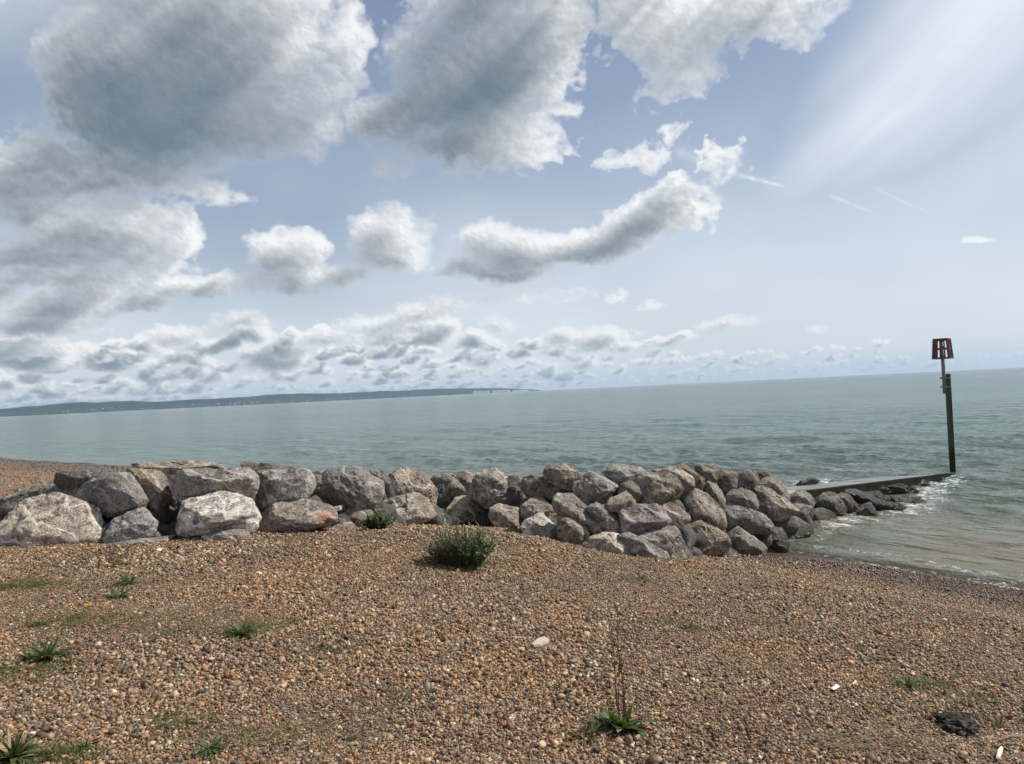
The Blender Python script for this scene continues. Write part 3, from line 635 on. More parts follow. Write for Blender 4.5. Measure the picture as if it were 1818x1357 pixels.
 ("brown stained boulder with a dark wet foot at the shingle's edge", [(1212,933),(1224,925),(1237,922),(1257,926),(1266,939),(1285,950),(1295,963),(1296,977),(1285,983),(1264,985),(1237,989),(1221,988),(1215,970),(1214,950)], [(1240,929,.5),(1250,955,.9),(1260,976,1),(1276,950,.75),(1286,965,.9),(1226,945,.9)], -.05, .75, (.95,.84,.72), .35),
 ("two faced boulder with a glinting seaward flank", [(1284,907),(1293,897),(1302,892),(1317,896),(1333,901),(1350,910),(1364,922),(1374,937),(1376,945),(1356,948),(1335,948),(1313,943),(1293,949),(1284,936)], [(1318,914,.85),(1331,904,.5),(1336,935,1),(1300,920,.9),(1356,925,.9)], .3, .8, (1.0,.93,.93), .3),
 ("wet boulder with a bright sloping top above the small beach stone", [(1285,951),(1300,941),(1314,937),(1328,947),(1342,959),(1356,967),(1360,976),(1354,988),(1333,987),(1313,984),(1294,980),(1292,963)], [(1306,954,.75),(1330,970,1),(1351,976,.9),(1318,945,.4)], -.05, .8, (1.0,.98,.98), .3),
 ("blackish wet boulder standing at the water's edge", [(1333,946),(1346,942),(1372,941),(1383,937),(1393,947),(1402,962),(1400,976),(1386,985),(1359,985),(1352,967)], [(1376,945,.75),(1389,970,1),(1355,960,.9)], .15, .6, (.55,.54,.56), 0),
 ("striped rounded boulder below the back row", [(1285,885),(1295,873),(1314,867),(1330,871),(1341,878),(1346,894),(1344,906),(1327,902),(1302,898),(1287,902)], [(1310,879,.75),(1336,889,.9)], .7, .7, (.9,.86,.82)),
 ("long ribbed boulder running down to the wet rocks", [(1332,865),(1341,861),(1359,867),(1379,875),(1391,886),(1407,897),(1419,908),(1400,918),(1386,926),(1366,923),(1348,908),(1344,885)], [(1360,879,.75),(1386,900,1),(1366,906,1)], .7, .8, (.95,.92,.86), .4),
 ("rough boulder behind the ribbed one, next to the sea wash", [(1340,863),(1353,851),(1364,848),(1380,852),(1392,863),(1405,880),(1398,893),(1375,884),(1355,873)], [(1370,858,.6),(1386,872,.8)], 1.3, .6, (.9,.86,.88), .5),
 ("wet crinkled boulder at the landward end of the concrete apron", [(1398,884),(1416,871),(1431,870),(1440,878),(1446,891),(1443,904),(1425,910),(1402,900)], [(1428,880,.8),(1436,893,.9)], 1.1, .7, (.8,.78,.76), .1),
 ("wet glinting boulder under the crinkled one", [(1396,906),(1402,895),(1420,894),(1444,898),(1436,912),(1420,920),(1402,922)], [(1415,903,.9)], .75, .9, (.9,.88,.9), 0),
 ("wet dome washed by foam, seaward of the long ribbed boulder", [(1429,912),(1446,903),(1463,903),(1478,910),(1490,926),(1484,936),(1458,940),(1432,932)], [(1450,911,.7),(1459,930,1)], .8, .9, (.85,.83,.85), 0),
 ("glinting wet boulder lapped by waves at the bend of the groyne", [(1381,938),(1392,926),(1407,920),(1423,924),(1440,933),(1444,946),(1425,958),(1412,968),(1402,968),(1395,952)], [(1405,934,.8),(1416,956,1)], .3, .85, (.95,.92,.9), 0),
 ("weedy wet boulder under the apron's dark edge", [(1444,885),(1463,875),(1481,875),(1493,888),(1506,902),(1501,912),(1479,914),(1454,904),(1447,894)], [(1470,889,.8),(1490,900,.9)], 1.0, .8, (.7,.72,.6), 0),
 ("wet boulder with a pale seaward streak under the apron", [(1480,879),(1496,873),(1510,882),(1523,898),(1526,907),(1508,912),(1496,893)], [(1502,889,.75)], 1.1, .8, (.85,.85,.82), 0),
 ("small green weedy rock in the foam", [(1520,910),(1530,896),(1542,893),(1553,903),(1561,915),(1540,920),(1524,917)], [(1540,900,.7)], 1.2, .8, (.55,.62,.45), 0),
 ("long black slab tilted seaward below the apron", [(1497,871),(1516,867),(1535,877),(1558,885),(1582,895),(1594,903),(1565,906),(1540,899),(1516,888)], [(1540,886,.7),(1570,896,.7)], 1.5, .4, (.42,.43,.42), 0),
 ("brown glistening rock between the black slabs", [(1528,874),(1549,872),(1565,875),(1577,889),(1562,893),(1540,886)], [(1558,880,.8)], 1.9, .9, (.75,.70,.66), 0),
 ("narrow dark rock pressed against the apron's edge", [(1543,860),(1565,862),(1582,870),(1593,876),(1572,882),(1549,876)], [(1565,868,.6)], 2.4, .5, (.45,.47,.42), 0),
 ("large black rock below the outer half of the apron", [(1570,863),(1596,859),(1615,865),(1633,872),(1622,881),(1598,881),(1580,876)], [(1600,868,.6)], 2.5, .3, (.38,.40,.38), 0),
 ("flat brown rock awash below the large black rock", [(1573,879),(1606,881),(1630,887),(1616,894),(1585,892)], [(1600,885,.7)], 2.2, 1.2, (.75,.72,.68), 0),
 ("small dark wedge awash at the toe of the black slab", [(1582,894),(1595,892),(1610,902),(1598,905)], [], 1.6, .8, (.5,.52,.46), 0),
 ("upright dark stump rock near the marker post", [(1628,862),(1639,851),(1649,856),(1653,865),(1640,868)], [(1641,857,.6)], 2.6, .5, (.5,.5,.48), 0),
 ("low dark rock awash at the foot of the marker post", [(1657,851),(1672,846),(1681,851),(1670,856)], [], 2.2, .8, (.5,.5,.48), 0),
 ("flat rock awash farthest down the foaming water", [(1620,890),(1636,886),(1646,891),(1634,896)], [], 1.8, 1.2, (.6,.58,.56), 0),
 ("lone dark rock in the surf behind the apron", [(1425,857),(1434,848),(1443,846),(1456,853),(1448,860),(1434,861)], [(1443,850,.5)], 5.5, .6, (.5,.52,.46), 0),
 ("small stone lying on the shingle at the foot of the wet boulders", [(1268,991),(1288,983),(1298,980),(1307,987),(1300,995),(1278,997)], [(1290,986,.7)], -.15, 1.1, PALE),
 ("white streaked boulder at the bottom of the slope, half buried", [(1038,964),(1050,952),(1073,946),(1093,949),(1113,960),(1129,972),(1132,982),(1134,992),(1113,994),(1099,989),(1080,982),(1053,975)], [(1076,957,.7),(1101,975,1.05)], -.1, 1.25, (1.5,1.47,1.43)),
 ("low grey boulder sloping seaward beside the white streaked one", [(1096,951),(1106,947),(1119,949),(1133,956),(1150,962),(1166,973),(1184,980),(1191,992),(1183,1000),(1159,998),(1133,995),(1128,978),(1118,965)], [(1131,960,.7),(1146,970,1),(1161,986,1.1)], -.1, 1.05, (1.0,1.0,1.02)),
 ("grey boulder with a saddle shaped top beside the brown stained one", [(1131,953),(1166,942),(1179,937),(1199,937),(1209,951),(1219,970),(1222,986),(1212,996),(1191,999),(1180,985),(1150,966)], [(1200,944,.6),(1196,958,.95),(1155,960,.85),(1202,986,1.05)], 0, .85, (.9,.9,.92)),
]
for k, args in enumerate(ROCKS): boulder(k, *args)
# the rusty blotch sits on its boulder's seaward shoulder
_rp = at(573, 911, base_depth(527) + .15 - .33)
for i_ in range(3): RUST_V.inputs[i_].default_value = _rp[i_]

# rubble packed behind and under the boulders, coloured dark to deepen the gaps' shade
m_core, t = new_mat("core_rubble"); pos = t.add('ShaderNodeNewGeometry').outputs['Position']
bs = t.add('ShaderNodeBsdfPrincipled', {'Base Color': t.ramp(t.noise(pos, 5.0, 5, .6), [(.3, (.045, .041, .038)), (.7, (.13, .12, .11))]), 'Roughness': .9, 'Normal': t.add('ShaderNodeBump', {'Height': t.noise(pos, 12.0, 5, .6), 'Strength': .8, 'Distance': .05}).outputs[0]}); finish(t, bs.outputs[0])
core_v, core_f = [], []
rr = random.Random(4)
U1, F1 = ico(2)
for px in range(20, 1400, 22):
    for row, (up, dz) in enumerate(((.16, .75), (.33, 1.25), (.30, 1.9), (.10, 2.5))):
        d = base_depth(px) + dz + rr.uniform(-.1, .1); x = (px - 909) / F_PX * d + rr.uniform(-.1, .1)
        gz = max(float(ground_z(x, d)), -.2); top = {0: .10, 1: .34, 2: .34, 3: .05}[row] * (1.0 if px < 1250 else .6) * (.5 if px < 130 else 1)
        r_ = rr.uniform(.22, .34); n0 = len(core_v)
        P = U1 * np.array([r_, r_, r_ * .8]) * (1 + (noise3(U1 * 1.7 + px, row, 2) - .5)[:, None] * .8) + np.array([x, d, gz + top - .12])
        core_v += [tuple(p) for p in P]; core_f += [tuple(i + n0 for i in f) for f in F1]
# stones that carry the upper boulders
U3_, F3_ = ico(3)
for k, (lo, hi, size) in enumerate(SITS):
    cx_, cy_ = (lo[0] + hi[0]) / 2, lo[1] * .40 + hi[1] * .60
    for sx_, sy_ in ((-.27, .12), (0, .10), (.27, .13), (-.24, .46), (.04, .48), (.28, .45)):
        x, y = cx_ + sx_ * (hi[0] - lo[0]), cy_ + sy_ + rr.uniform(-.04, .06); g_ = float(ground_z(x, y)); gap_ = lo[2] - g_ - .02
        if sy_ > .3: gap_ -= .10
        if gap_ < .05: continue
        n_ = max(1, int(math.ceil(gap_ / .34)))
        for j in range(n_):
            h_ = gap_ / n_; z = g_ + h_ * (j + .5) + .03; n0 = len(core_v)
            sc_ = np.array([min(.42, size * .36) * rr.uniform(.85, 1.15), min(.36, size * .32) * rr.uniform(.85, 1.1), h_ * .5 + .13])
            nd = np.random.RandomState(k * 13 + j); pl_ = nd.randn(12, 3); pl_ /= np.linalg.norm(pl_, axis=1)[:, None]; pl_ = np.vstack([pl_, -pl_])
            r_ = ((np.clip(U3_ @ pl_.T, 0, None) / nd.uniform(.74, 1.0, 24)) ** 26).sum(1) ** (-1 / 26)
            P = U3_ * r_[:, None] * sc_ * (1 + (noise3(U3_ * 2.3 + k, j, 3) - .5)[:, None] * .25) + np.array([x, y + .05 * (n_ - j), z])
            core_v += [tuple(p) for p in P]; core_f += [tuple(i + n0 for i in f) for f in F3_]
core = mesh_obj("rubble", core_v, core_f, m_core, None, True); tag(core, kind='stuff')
# ---------------------------------------------------------------- the sea
rows = np.concatenate([1 / np.linspace(1 / 6.0, 1 / 420.0, 430), np.geomspace(450, 17000, 45)])
tans = np.concatenate([-np.geomspace(1.8, .80, 14), np.linspace(-.78, .78, 700), np.geomspace(.80, 1.8, 14)])
TX, RY = np.meshgrid(tans, rows); SX = TX * RY; SY = RY.copy()
# a skirt behind the first row keeps the sheet going beside the camera
rw = np.random.RandomState(12); SZ = np.zeros_like(SX)
near = np.minimum(1, 1)
sn = shore_near(SX, SY); sf = shore_far(SX, SY)
GZ = ground_z(SX, SY)
dep = np.clip(-GZ, 0, 6)
grow = np.clip(dep / 1.2, .10, 1) 
rowgap = np.gradient(rows)[:, None]
gust = .6 + .8 * fbm2(np.float32(SX * .03 + 9), np.float32(SY * .03), 3, 3)
for k in range(46):
    lam = .5 * (7.5 / .5) ** (rw.rand() ** 1.25); ang = math.atan2(-.596, -.803) + rw.randn() * .55
    kx, ky = math.cos(ang) * 2 * math.pi / lam, math.sin(ang) * 2 * math.pi / lam
    amp = lam * .0046 * rw.uniform(.6, 1.4) * (.75 if lam > 2.5 else 1.6)
    ph = kx * SX + ky * SY + rw.rand() * 6.28 + 1.5 * np.float32(vnoise(np.float32(SX / (lam * 3) + k), np.float32(SY / (lam * 3)), k)) * 2
    fade = np.clip((lam / (rowgap * abs(math.sin(ang)) + 1e-6) - 2.0) / 3.0, 0, 1)
    SZ += amp * fade * (np.sin(ph) + .35 * np.cos(2 * ph))
SZ = SZ * grow * gust
SZ = SZ * np.clip(1 - (SY - 300) / 150, 0, 1)
# little swash wave that breaks along the shingle
brk = np.exp(-((sn + .75 + .5 * (vnoise(np.float32(SX * .35), np.float32(SY * .35), 2) - .5)) / .28) ** 2) * .05 + np.exp(-((sn + 3.1 + 1.2 * (vnoise(np.float32(SX * .2 + 4), np.float32(SY * .2), 5) - .5)) / .5) ** 2) * .07
SZ += brk * (SY < 40) * sstep(2.5, 4.5, SX)
SZ += .012

m_sea, t = new_mat("sea_water")
geo = t.add('ShaderNodeNewGeometry'); pos = geo.outputs['Position']
foam = t.add('ShaderNodeAttribute', attribute_name='foam').outputs['Fac']
shal = t.add('ShaderNodeAttribute', attribute_name='shallow').outputs['Fac']
thin = t.add('ShaderNodeAttribute', attribute_name='thin').outputs['Fac']
dist = t.add('ShaderNodeVectorMath', {0: pos}, operation='LENGTH').outputs['Value']
sx = t.add('ShaderNodeMapping', {'Vector': pos, 'Rotation': (0, 0, math.radians(-36.6)), 'Scale': (1.0, 1.0, 1.0)}).outputs[0]
st = t.add('ShaderNodeMapping', {'Vector': sx, 'Scale': (1.0, .35, 1.0)}).outputs[0]
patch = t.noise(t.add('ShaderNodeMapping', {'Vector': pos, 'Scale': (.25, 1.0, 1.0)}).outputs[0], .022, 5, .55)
deepc = t.ramp(t.maprange(dist, 20, 3000, 0, 1), [(0, (.100, .125, .098)), (.012, (.068, .138, .098)), (.05, (.047, .116, .084)), (.25, (.037, .090, .072)), (1, (.031, .066, .064))])
deepc = t.mixc(t.maprange(patch, .42, .62, 0, 1), deepc, t.mixc(1.0, deepc, (.52, .64, .70), 'MULTIPLY'))  # cloud shadow streaks painted into the deep water colour
murk = t.noise(sx, .33, 5, .6)
bayc = t.mixc(t.maprange(murk, .35, .65, 0, 1), (.185, .155, .098), (.135, .132, .095))
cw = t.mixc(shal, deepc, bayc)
fn = t.math('ADD', t.math('MULTIPLY', t.noise(pos, 6.0, 8, .72, .8), .6), t.math('MULTIPLY', t.noise(pos, 26.0, 5, .7), .4))
fm = t.maprange(t.math('ADD', foam, t.math('MULTIPLY', t.math('SUBTRACT', fn, .5), 2.6)), .52, .85, 0, .9, True)
cw = t.mixc(fm, cw, (.80, .81, .80))
b0 = t.noise(st, .15, 5, .65); b05 = t.noise(st, .6, 4, .6); b1 = t.noise(st, 1.7, 4, .65); b2 = t.noise(st, 4.2, 4, .62); b3 = t.noise(pos, 15.0, 3, .6)
bb1 = t.add('ShaderNodeBump', {'Height': b1, 'Strength': t.maprange(shal, 0, 1, .75, .5), 'Distance': .22, 'Normal': t.add('ShaderNodeBump', {'Height': b0, 'Strength': t.maprange(dist, 25, 160, .05, .75), 'Distance': 1.1, 'Normal': t.add('ShaderNodeBump', {'Height': b05, 'Strength': 1.0, 'Distance': .55}).outputs[0]}).outputs[0]})
bb2 = t.add('ShaderNodeBump', {'Height': b2, 'Strength': t.maprange(shal, 0, 1, 1.0, .8), 'Distance': .11, 'Normal': bb1.outputs[0]})
bb3 = t.add('ShaderNodeBump', {'Height': b3, 'Strength': .8, 'Distance': .03, 'Normal': bb2.outputs[0]})
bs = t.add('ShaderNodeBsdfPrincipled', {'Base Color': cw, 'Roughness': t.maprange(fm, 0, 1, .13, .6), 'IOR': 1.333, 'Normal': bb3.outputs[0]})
tr = t.add('ShaderNodeBsdfTransparent')
mx = t.add('ShaderNodeMixShader', {0: t.math('MULTIPLY', thin, t.math('SUBTRACT', 1.0, fm)), 1: bs.outputs[0], 2: tr.outputs[0]})
finish(t, mx.outputs[0])

sea = grid_mesh("sea", SX, SY, SZ, m_sea); tag(sea, kind='structure')
fo = np.zeros_like(SX)
edge_n = (vnoise(np.float32(SX * .8), np.float32(SY * .8), 1) - .5) * .8
fo += .60 * np.exp(-((sn + .14 + edge_n * .45) / .24) ** 2)
fo += .52 * np.exp(-((sn + .85 + edge_n * .9) / .35) ** 2) * (SY < 30)
fo += .36 * np.exp(-((sn + 3.2 + edge_n * 1.5) / .6) ** 2) * (SY < 30)
fo *= sstep(2.5, 4.0, SX)
fo += .3 * np.exp(-((sf + .1 + edge_n * .4) / .3) ** 2) * (SX < -2)
# white water round the wet rocks and along the apron
for (px, py, r, a) in ((1405,968,.45,.55),(1440,955,.6,.6),(1460,945,.7,.6),(1490,938,.8,.75),(1510,930,.8,.75),(1530,922,.8,.7),(1570,912,.8,.7),(1600,905,.9,.75),(1630,897,.9,.75),(1650,885,.9,.75),(1655,872,.9,.8),(1672,862,.8,.8),(1690,853,.8,.75),(1640,880,.7,.7),(1700,858,.7,.55),(1680,878,1.2,.45),(1600,925,1.4,.4),(1540,945,1.2,.38),(1470,965,.9,.4),(1720,890,1.6,.3),(1425,858,.9,.7),(1410,862,.8,.6),(1455,856,.9,.7),(1480,853,.9,.7),(1500,850,.8,.6),(1390,856,.8,.4)):
    d = px_dir(px, py); tt = -CAM_Z / d[2]; x, y = d[0] * tt, d[1] * tt
    fo = np.maximum(fo, a * .9 * np.exp(-(((SX - x) / (r * .8)) ** 2 + ((SY - y) / (r * 1.3)) ** 2)))
vattr(sea, 'foam', np.clip(fo, 0, 1))
bay = sstep(-11, -1.5, sn + (vnoise(np.float32(SX * .25), np.float32(SY * .25), 6) - .5) * 3) * sstep(2.5, 9, SX) * (SY < 40)
bay = np.maximum(bay, .75 * sstep(-5, 0, sf) * (SX < 3))
vattr(sea, 'shallow', np.clip(bay, 0, 1))
vattr(sea, 'thin', sstep(.10, .0, SZ - GZ) * .8)
# ---------------------------------------------------------------- concrete apron, its edge beam and the beacon
def simple(name, c1, c2, scale, rough, bump=.3, dist=.01, metal=0.0, stretch=(1, 1, 1), spec=.4):
    m, t = new_mat(name); pos = t.add('ShaderNodeNewGeometry').outputs['Position']
    mp = t.add('ShaderNodeMapping', {'Vector': pos, 'Scale': stretch}).outputs[0]
    n = t.noise(mp, scale, 6, .65, .3); n2 = t.noise(mp, scale * 6, 4, .6)
    c = t.mixc(t.maprange(n, .35, .65), c1, c2); c = t.mixc(t.maprange(n2, .45, .3, 0, .5), c, tuple(.5 * v for v in c1))
    bs = t.add('ShaderNodeBsdfPrincipled', {'Base Color': c, 'Roughness': rough, 'Metallic': metal, 'Specular IOR Level': spec, 'Normal': t.add('ShaderNodeBump', {'Height': n2, 'Strength': bump, 'Distance': dist}).outputs[0]})
    finish(t, bs.outputs[0]); return m
m_conc = simple("wet_concrete", (.17, .175, .17), (.26, .265, .255), 1.5, .5, spec=.25)
m_conc2 = simple("sandy_concrete", (.34, .30, .24), (.42, .38, .31), 1.5, .5)
m_beam = simple("tarred_timber", (.022, .021, .019), (.045, .041, .035), 3.0, .9, .5, .02, spec=.0)
m_pile = simple("weathered_pile", (.040, .044, .035), (.105, .100, .078), 4.0, .8, .6, .015, 0, (1, 1, .12), .15)
t = NT(m_pile.node_tree); pb_ = [n for n in m_pile.node_tree.nodes if n.type == 'BSDF_PRINCIPLED'][0]; src = pb_.inputs['Base Color'].links[0].from_socket
pos = t.add('ShaderNodeNewGeometry').outputs['Position']; pz = t.add('ShaderNodeSeparateXYZ', {'Vector': pos}).outputs[2]
tide = t.maprange(t.math('ADD', pz, t.math('MULTIPLY', t.noise(t.add('ShaderNodeMapping', {'Vector': pos, 'Scale': (1, 1, .4)}).outputs[0], 7.0, 5, .7), .9)), 1.1, 1.5, 1, 0)
t.l.new(t.mixc(tide, src, t.mixc(t.noise(pos, 16.0, 4, .6), (.016, .020, .012), (.035, .045, .022))), pb_.inputs['Base Color'])
m_steel = simple("grey_steel", (.13, .15, .15), (.22, .24, .235), 8.0, .5, .2, .004, .2)
m_rust = simple("rusty_red_paint", (.12, .040, .030), (.19, .085, .062), 9.0, .65, .3, .004)

A = at(1437, 873, 18.6); B = at(1690, 841, 23.9)                 # near edge, landward and seaward end
A.z, B.z = .50, .10
A = Vector((px_dir(1437, 873)[0] / px_dir(1437, 873)[2] * (A.z - CAM_Z), px_dir(1437, 873)[1] / px_dir(1437, 873)[2] * (A.z - CAM_Z), A.z))
B = Vector((px_dir(1689, 842)[0] / px_dir(1689, 842)[2] * (B.z - CAM_Z), px_dir(1689, 842)[1] / px_dir(1689, 842)[2] * (B.z - CAM_Z), B.z))
u = (B - A); LEN = u.length; uh = Vector((u.x, u.y, 0)).normalized(); side = Vector((-uh.y, uh.x, 0))
ap = empty("concrete_apron", A); tag(ap, "wet pale concrete apron sloping into the sea beyond the boulders", "apron")
WID = 1.6; ua = u.normalized()
def slab(s0, s1, mat, name, lift=0.0):
    mb = MB(); th = .35; g = .06
    for (z0) in (0,):
        a, b = ua * (s0 + g), ua * (s1 - g)
        pts = [a + side * .1, b + side * .1, b + side * WID, a + side * WID]
        dz = [0, 0, -.10, -.10]
        top = [p + Vector((0, 0, lift + d)) for p, d in zip(pts, dz)]; bot = [p - Vector((0, 0, th)) for p in pts]
        i = len(mb.v); mb.v += [tuple(p) for p in top + bot]
        mb.f += [(i, i+1, i+2, i+3), (i+7, i+6, i+5, i+4), (i, i+4, i+5, i+1), (i+1, i+5, i+6, i+2), (i+2, i+6, i+7, i+3), (i+3, i+7, i+4, i)]
    o = mb.build(name, mat, ap); bv = o.modifiers.new("bevel", 'BEVEL'); bv.width = .015; bv.segments = 2
    return o
o = slab(-1.4, .55, m_conc2, "slab"); o['label'] = "sandy brown landward slab"
for k in range(4): slab(.55 + k * (LEN - .75) / 4, .55 + (k + 1) * (LEN - .75) / 4, m_conc, "slab")
mb = MB()
for k in range(12):
    a = ua * (-.2 + k * (LEN + .1) / 12); b = ua * (-.2 + (k + 1) * (LEN + .1) / 12)
    mb.bar(a + Vector((0, 0, -.12)), b + Vector((0, 0, -.12)), .16, .30)
mb.build("edge_beam", m_beam, ap)

pb = Vector((px_dir(1692, 843)[0] / px_dir(1692, 843)[2] * (.0 - CAM_Z), px_dir(1692, 843)[1] / px_dir(1692, 843)[2] * -CAM_Z, 0.0))
bc = empty("beacon", pb); tag(bc, "tall timber pile carrying a rusty red cage topmark at the apron's seaward end", "navigation marker")
sc_ = pb.y / F_PX
H_pile = 179 * sc_; wp = 8.7 * sc_
yaw = Matrix.Rotation(math.radians(-20), 3, 'Z')
mb = MB(); mb.box((0, 0, (H_pile - .8) / 2), (wp, wp, H_pile + .8), yaw); o = mb.build("pile", m_pile, bc)
bv = o.modifiers.new("bevel", 'BEVEL'); bv.width = .02; bv.segments = 2
def off_px(dx, dy): return Vector((dx * sc_, 0, -dy * sc_))
# upright direction in the picture leans with the horizon, so offsets are taken along the true vertical
z_t0 = (843 - 699) * sc_; z_t1 = (843 - 637) * sc_; xo = -8.3 * sc_
mb = MB(); mb.tube([(xo, -.05, z_t0), (xo, -.05, (z_t0 + z_t1) / 2), (xo, -.05, z_t1 + .62)], [.052] * 3, 12); mb.build("pole", m_steel, bc, True)
for zz in (z_t0 + .22, z_t0 + .50):
    mb = MB(); mb.box((xo + .045, -.05, zz), (.26, .16, .05)); mb.build("bracket", m_steel, bc)
cg0 = z_t1; cg1 = z_t1 + 35.5 * sc_; w0 = 36 * sc_ / 2; w1 = 29 * sc_ / 2
ctr = Vector((xo, -.05, 0))
cage = empty("cage", (0, 0, 0)); cage.parent = bc
def corner(k, z, s=1.0):
    tt = (z - cg0) / (cg1 - cg0); r = (w0 + (w1 - w0) * tt) * s; a = math.radians(90 * k + 4)
    return ctr + Vector((r * math.cos(a), r * math.sin(a), z))
bot, mid, top = MB(), MB(), MB()
for k in range(4):
    for zz, q in ((cg0 + .02, bot), ((cg0 + cg1) / 2, mid), (cg1 - .02, top)): q.bar(corner(k, zz), corner(k + 1, zz), .03, .055)
for q in (bot, mid, top): q.build("rail", m_rust, cage)
for k in range(4):
    q = MB(); q.bar(corner(k, cg0), corner(k, cg1), .055, .055); q.build("corner_post", m_rust, cage)
    for j in (1, 2, 3):
        f_ = j / 4; q = MB()
        q.bar(corner(k, cg0).lerp(corner(k + 1, cg0), f_), corner(k, cg1).lerp(corner(k + 1, cg1), f_), .038, .02); q.build("slat", m_rust, cage)
for (i_, z_, h_) in ((0, cg1 - .05, .04), (1, cg1 - .05, .036), (0, cg0 + .03, .04), (1, cg0 + .03, .036)):
    q = MB(); q.bar(corner(i_, z_), corner(i_ + 2, z_), .04, h_); q.build("cross_brace", m_rust, cage)

# ---------------------------------------------------------------- far shore
m_hill, t = new_mat("hill_land"); pos = t.add('ShaderNodeNewGeometry').outputs['Position']
n = t.noise(pos, .004, 6, .6); n2 = t.noise(pos, .012, 4, .6)
hz_ = t.add('ShaderNodeSeparateXYZ', {'Vector': pos}).outputs[2]
c = t.ramp(n, [(.35, (.018, .030, .014)), (.5, (.035, .046, .022)), (.62, (.07, .070, .038)), (.7, (.022, .03, .018))])
c = t.mixc(t.math('MULTIPLY', t.maprange(n2, .48, .60), t.maprange(hz_, 70, 20, 0, .7)), c, (.16, .15, .14))
bs = t.add('ShaderNodeBsdfPrincipled', {'Base Color': c, 'Roughness': 1.0, 'Specular IOR Level': 0.0}); finish(t, bs.outputs[0])
HP = np.array([(-1500, 24), (-900, 30), (-500, 22), (-120, 19), (0, 17), (60, 19), (90, 21), (150, 21.5), (200, 20), (300, 15.5), (400, 16.0), (500, 17), (600, 14.5), (700, 14), (770, 14.5), (830, 11), (900, 7.5), (945, 3), (965, 0)])
pxs = np.linspace(-1500, 968, 600); tvals = np.linspace(0, 1, 26)
HX = np.zeros((26, 600)); HY = HX.copy(); HZ = HX.copy()
for i, tv in enumerate(tvals):
    d = np.interp(pxs, [-1500, -140, 300, 968], [5200, 7800, 9300, 13500]) + tv * 2600
    HX[i] = (pxs - 909) / F_PX * d; HY[i] = d
    ridge_h = np.interp(pxs, HP[:, 0], HP[:, 1]) * np.interp(pxs, [-1500, -140, 300, 968], [5200, 7800, 9300, 13500]) / F_PX * 1.12
    prof = .10 * sstep(0, .04, tv) + .34 * sstep(.05, .4, tv) + .56 * sstep(.4, .95, tv)
    nn = fbm2(np.float32(pxs * .02 + tv * 1.5), np.float32(pxs * 0 + tv * 3), 5, 2) - .5
    HZ[i] = ridge_h * (prof * (1 + nn * .16) + nn * .22 * prof * (1 - tv * .6)) - 2
HZ[-1] -= 30
hills = grid_mesh("hills", HX, HY, HZ, m_hill); tag(hills, kind='structure')
m_house = simple("pale_render", (.5, .49, .46), (.66, .64, .61), .02, .8)
m_chalk = simple("chalk", (.40, .40, .38), (.52, .52, .49), .02, .9)
rr = random.Random(8)
def on_hill(px, up):
    d0 = float(np.interp(px, [-1500, -140, 300, 968], [5200, 7800, 9300, 13500])); tv = up
    j = int(np.clip(np.searchsorted(pxs, px), 0, 599)); i = int(round(tv * 25))
    return Vector((HX[i, j], HY[i, j], HZ[i, j]))
hm = None
for k in range(64):
    px = rr.choice([rr.gauss(440, 38), rr.gauss(440, 38), rr.gauss(660, 30), rr.gauss(350, 90), rr.gauss(600, 60), rr.gauss(180, 50)])
    p = on_hill(px, rr.uniform(.04, .30))
    if hm is None:
        mb = MB(); mb.box((0, 0, .5), (1, 1, 1)); mb.v += [(-.5, 0, 1.35), (.5, 0, 1.35)]; mb.f += [(4, 5, 9, 8), (7, 6, 8, 9), (5, 7, 9), (6, 4, 8)]
        o = mb.build("house", m_house); hm = o.data
    else: o = link(bpy.data.objects.new("house", hm))
    o.location = p - Vector((0, 0, 1)); s = rr.uniform(.5, 1.1); o.scale = (rr.uniform(9, 24) * s, 10, rr.uniform(5, 9) * s); o.rotation_euler.z = rr.uniform(-.3, .3)
    tag(o, "tiny pale building of the town along the far shore", "house", "houses of the far town")
mb = MB()
p = on_hill(153, .92); mb.tube([(0, 0, -6), (0, 0, 26), (0, 0, 30)], [5, 4, 2.5], 8); tower = mb.build("tower", m_house, None, False, p); tag(tower, "tiny tower on the skyline of the far hills", "tower")
for (a, b, h) in ((838, 868, 6.5), (872, 905, 6.0), (908, 938, 4.0)):
    d = np.interp((a + b) / 2, [-1500, -140, 300, 968], [5200, 7800, 9300, 13500]) - 60; n_ = 14; mb = MB(); vs = []
    for i in range(n_ + 1):
        x = ((a + (b - a) * i / n_) - 909) / F_PX * d; hh = h * d / F_PX * (.70 + .18 * rr.random()) * (1 if 0 < i < n_ else .3)
        vs.append((x, d + rr.uniform(-5, 5), -2)); vs.append((x, d + 30 + rr.uniform(-5, 5), hh)); vs.append((x, d + 260, hh * .9))
    fs = []
    for i in range(n_): fs += [(3*i, 3*i+3, 3*i+4, 3*i+1), (3*i+1, 3*i+4, 3*i+5, 3*i+2)]
    o = mesh_obj("chalk_cliff", vs, fs, m_chalk); tag(o, {838: "landward chalk cliff face below the far headland", 872: "middle chalk cliff face below the far headland", 908: "outermost lowest chalk cliff at the headland's tip"}[a], "cliff", "chalk cliffs of the far headland")
mb = MB()
n_ = 24; vs = []; fs = []
for i in range(n_ + 1):
    px = -140 + (175) * i / n_; d = 2600; x = (px - 909) / F_PX * d; w_ = 40 * (1 - i / n_) ** .5 + 2
    vs += [(x, d, -.5), (x, d + w_ * .5, 2.2 * (1 - i / n_) ** .5 + .2), (x, d + w_, -.5)]
for i in range(n_): fs += [(3*i, 3*i+3, 3*i+4, 3*i+1), (3*i+1, 3*i+4, 3*i+5, 3*i+2)]
m_spit = simple("far_shingle", (.46, .41, .34), (.55, .50, .43), .3, .9)
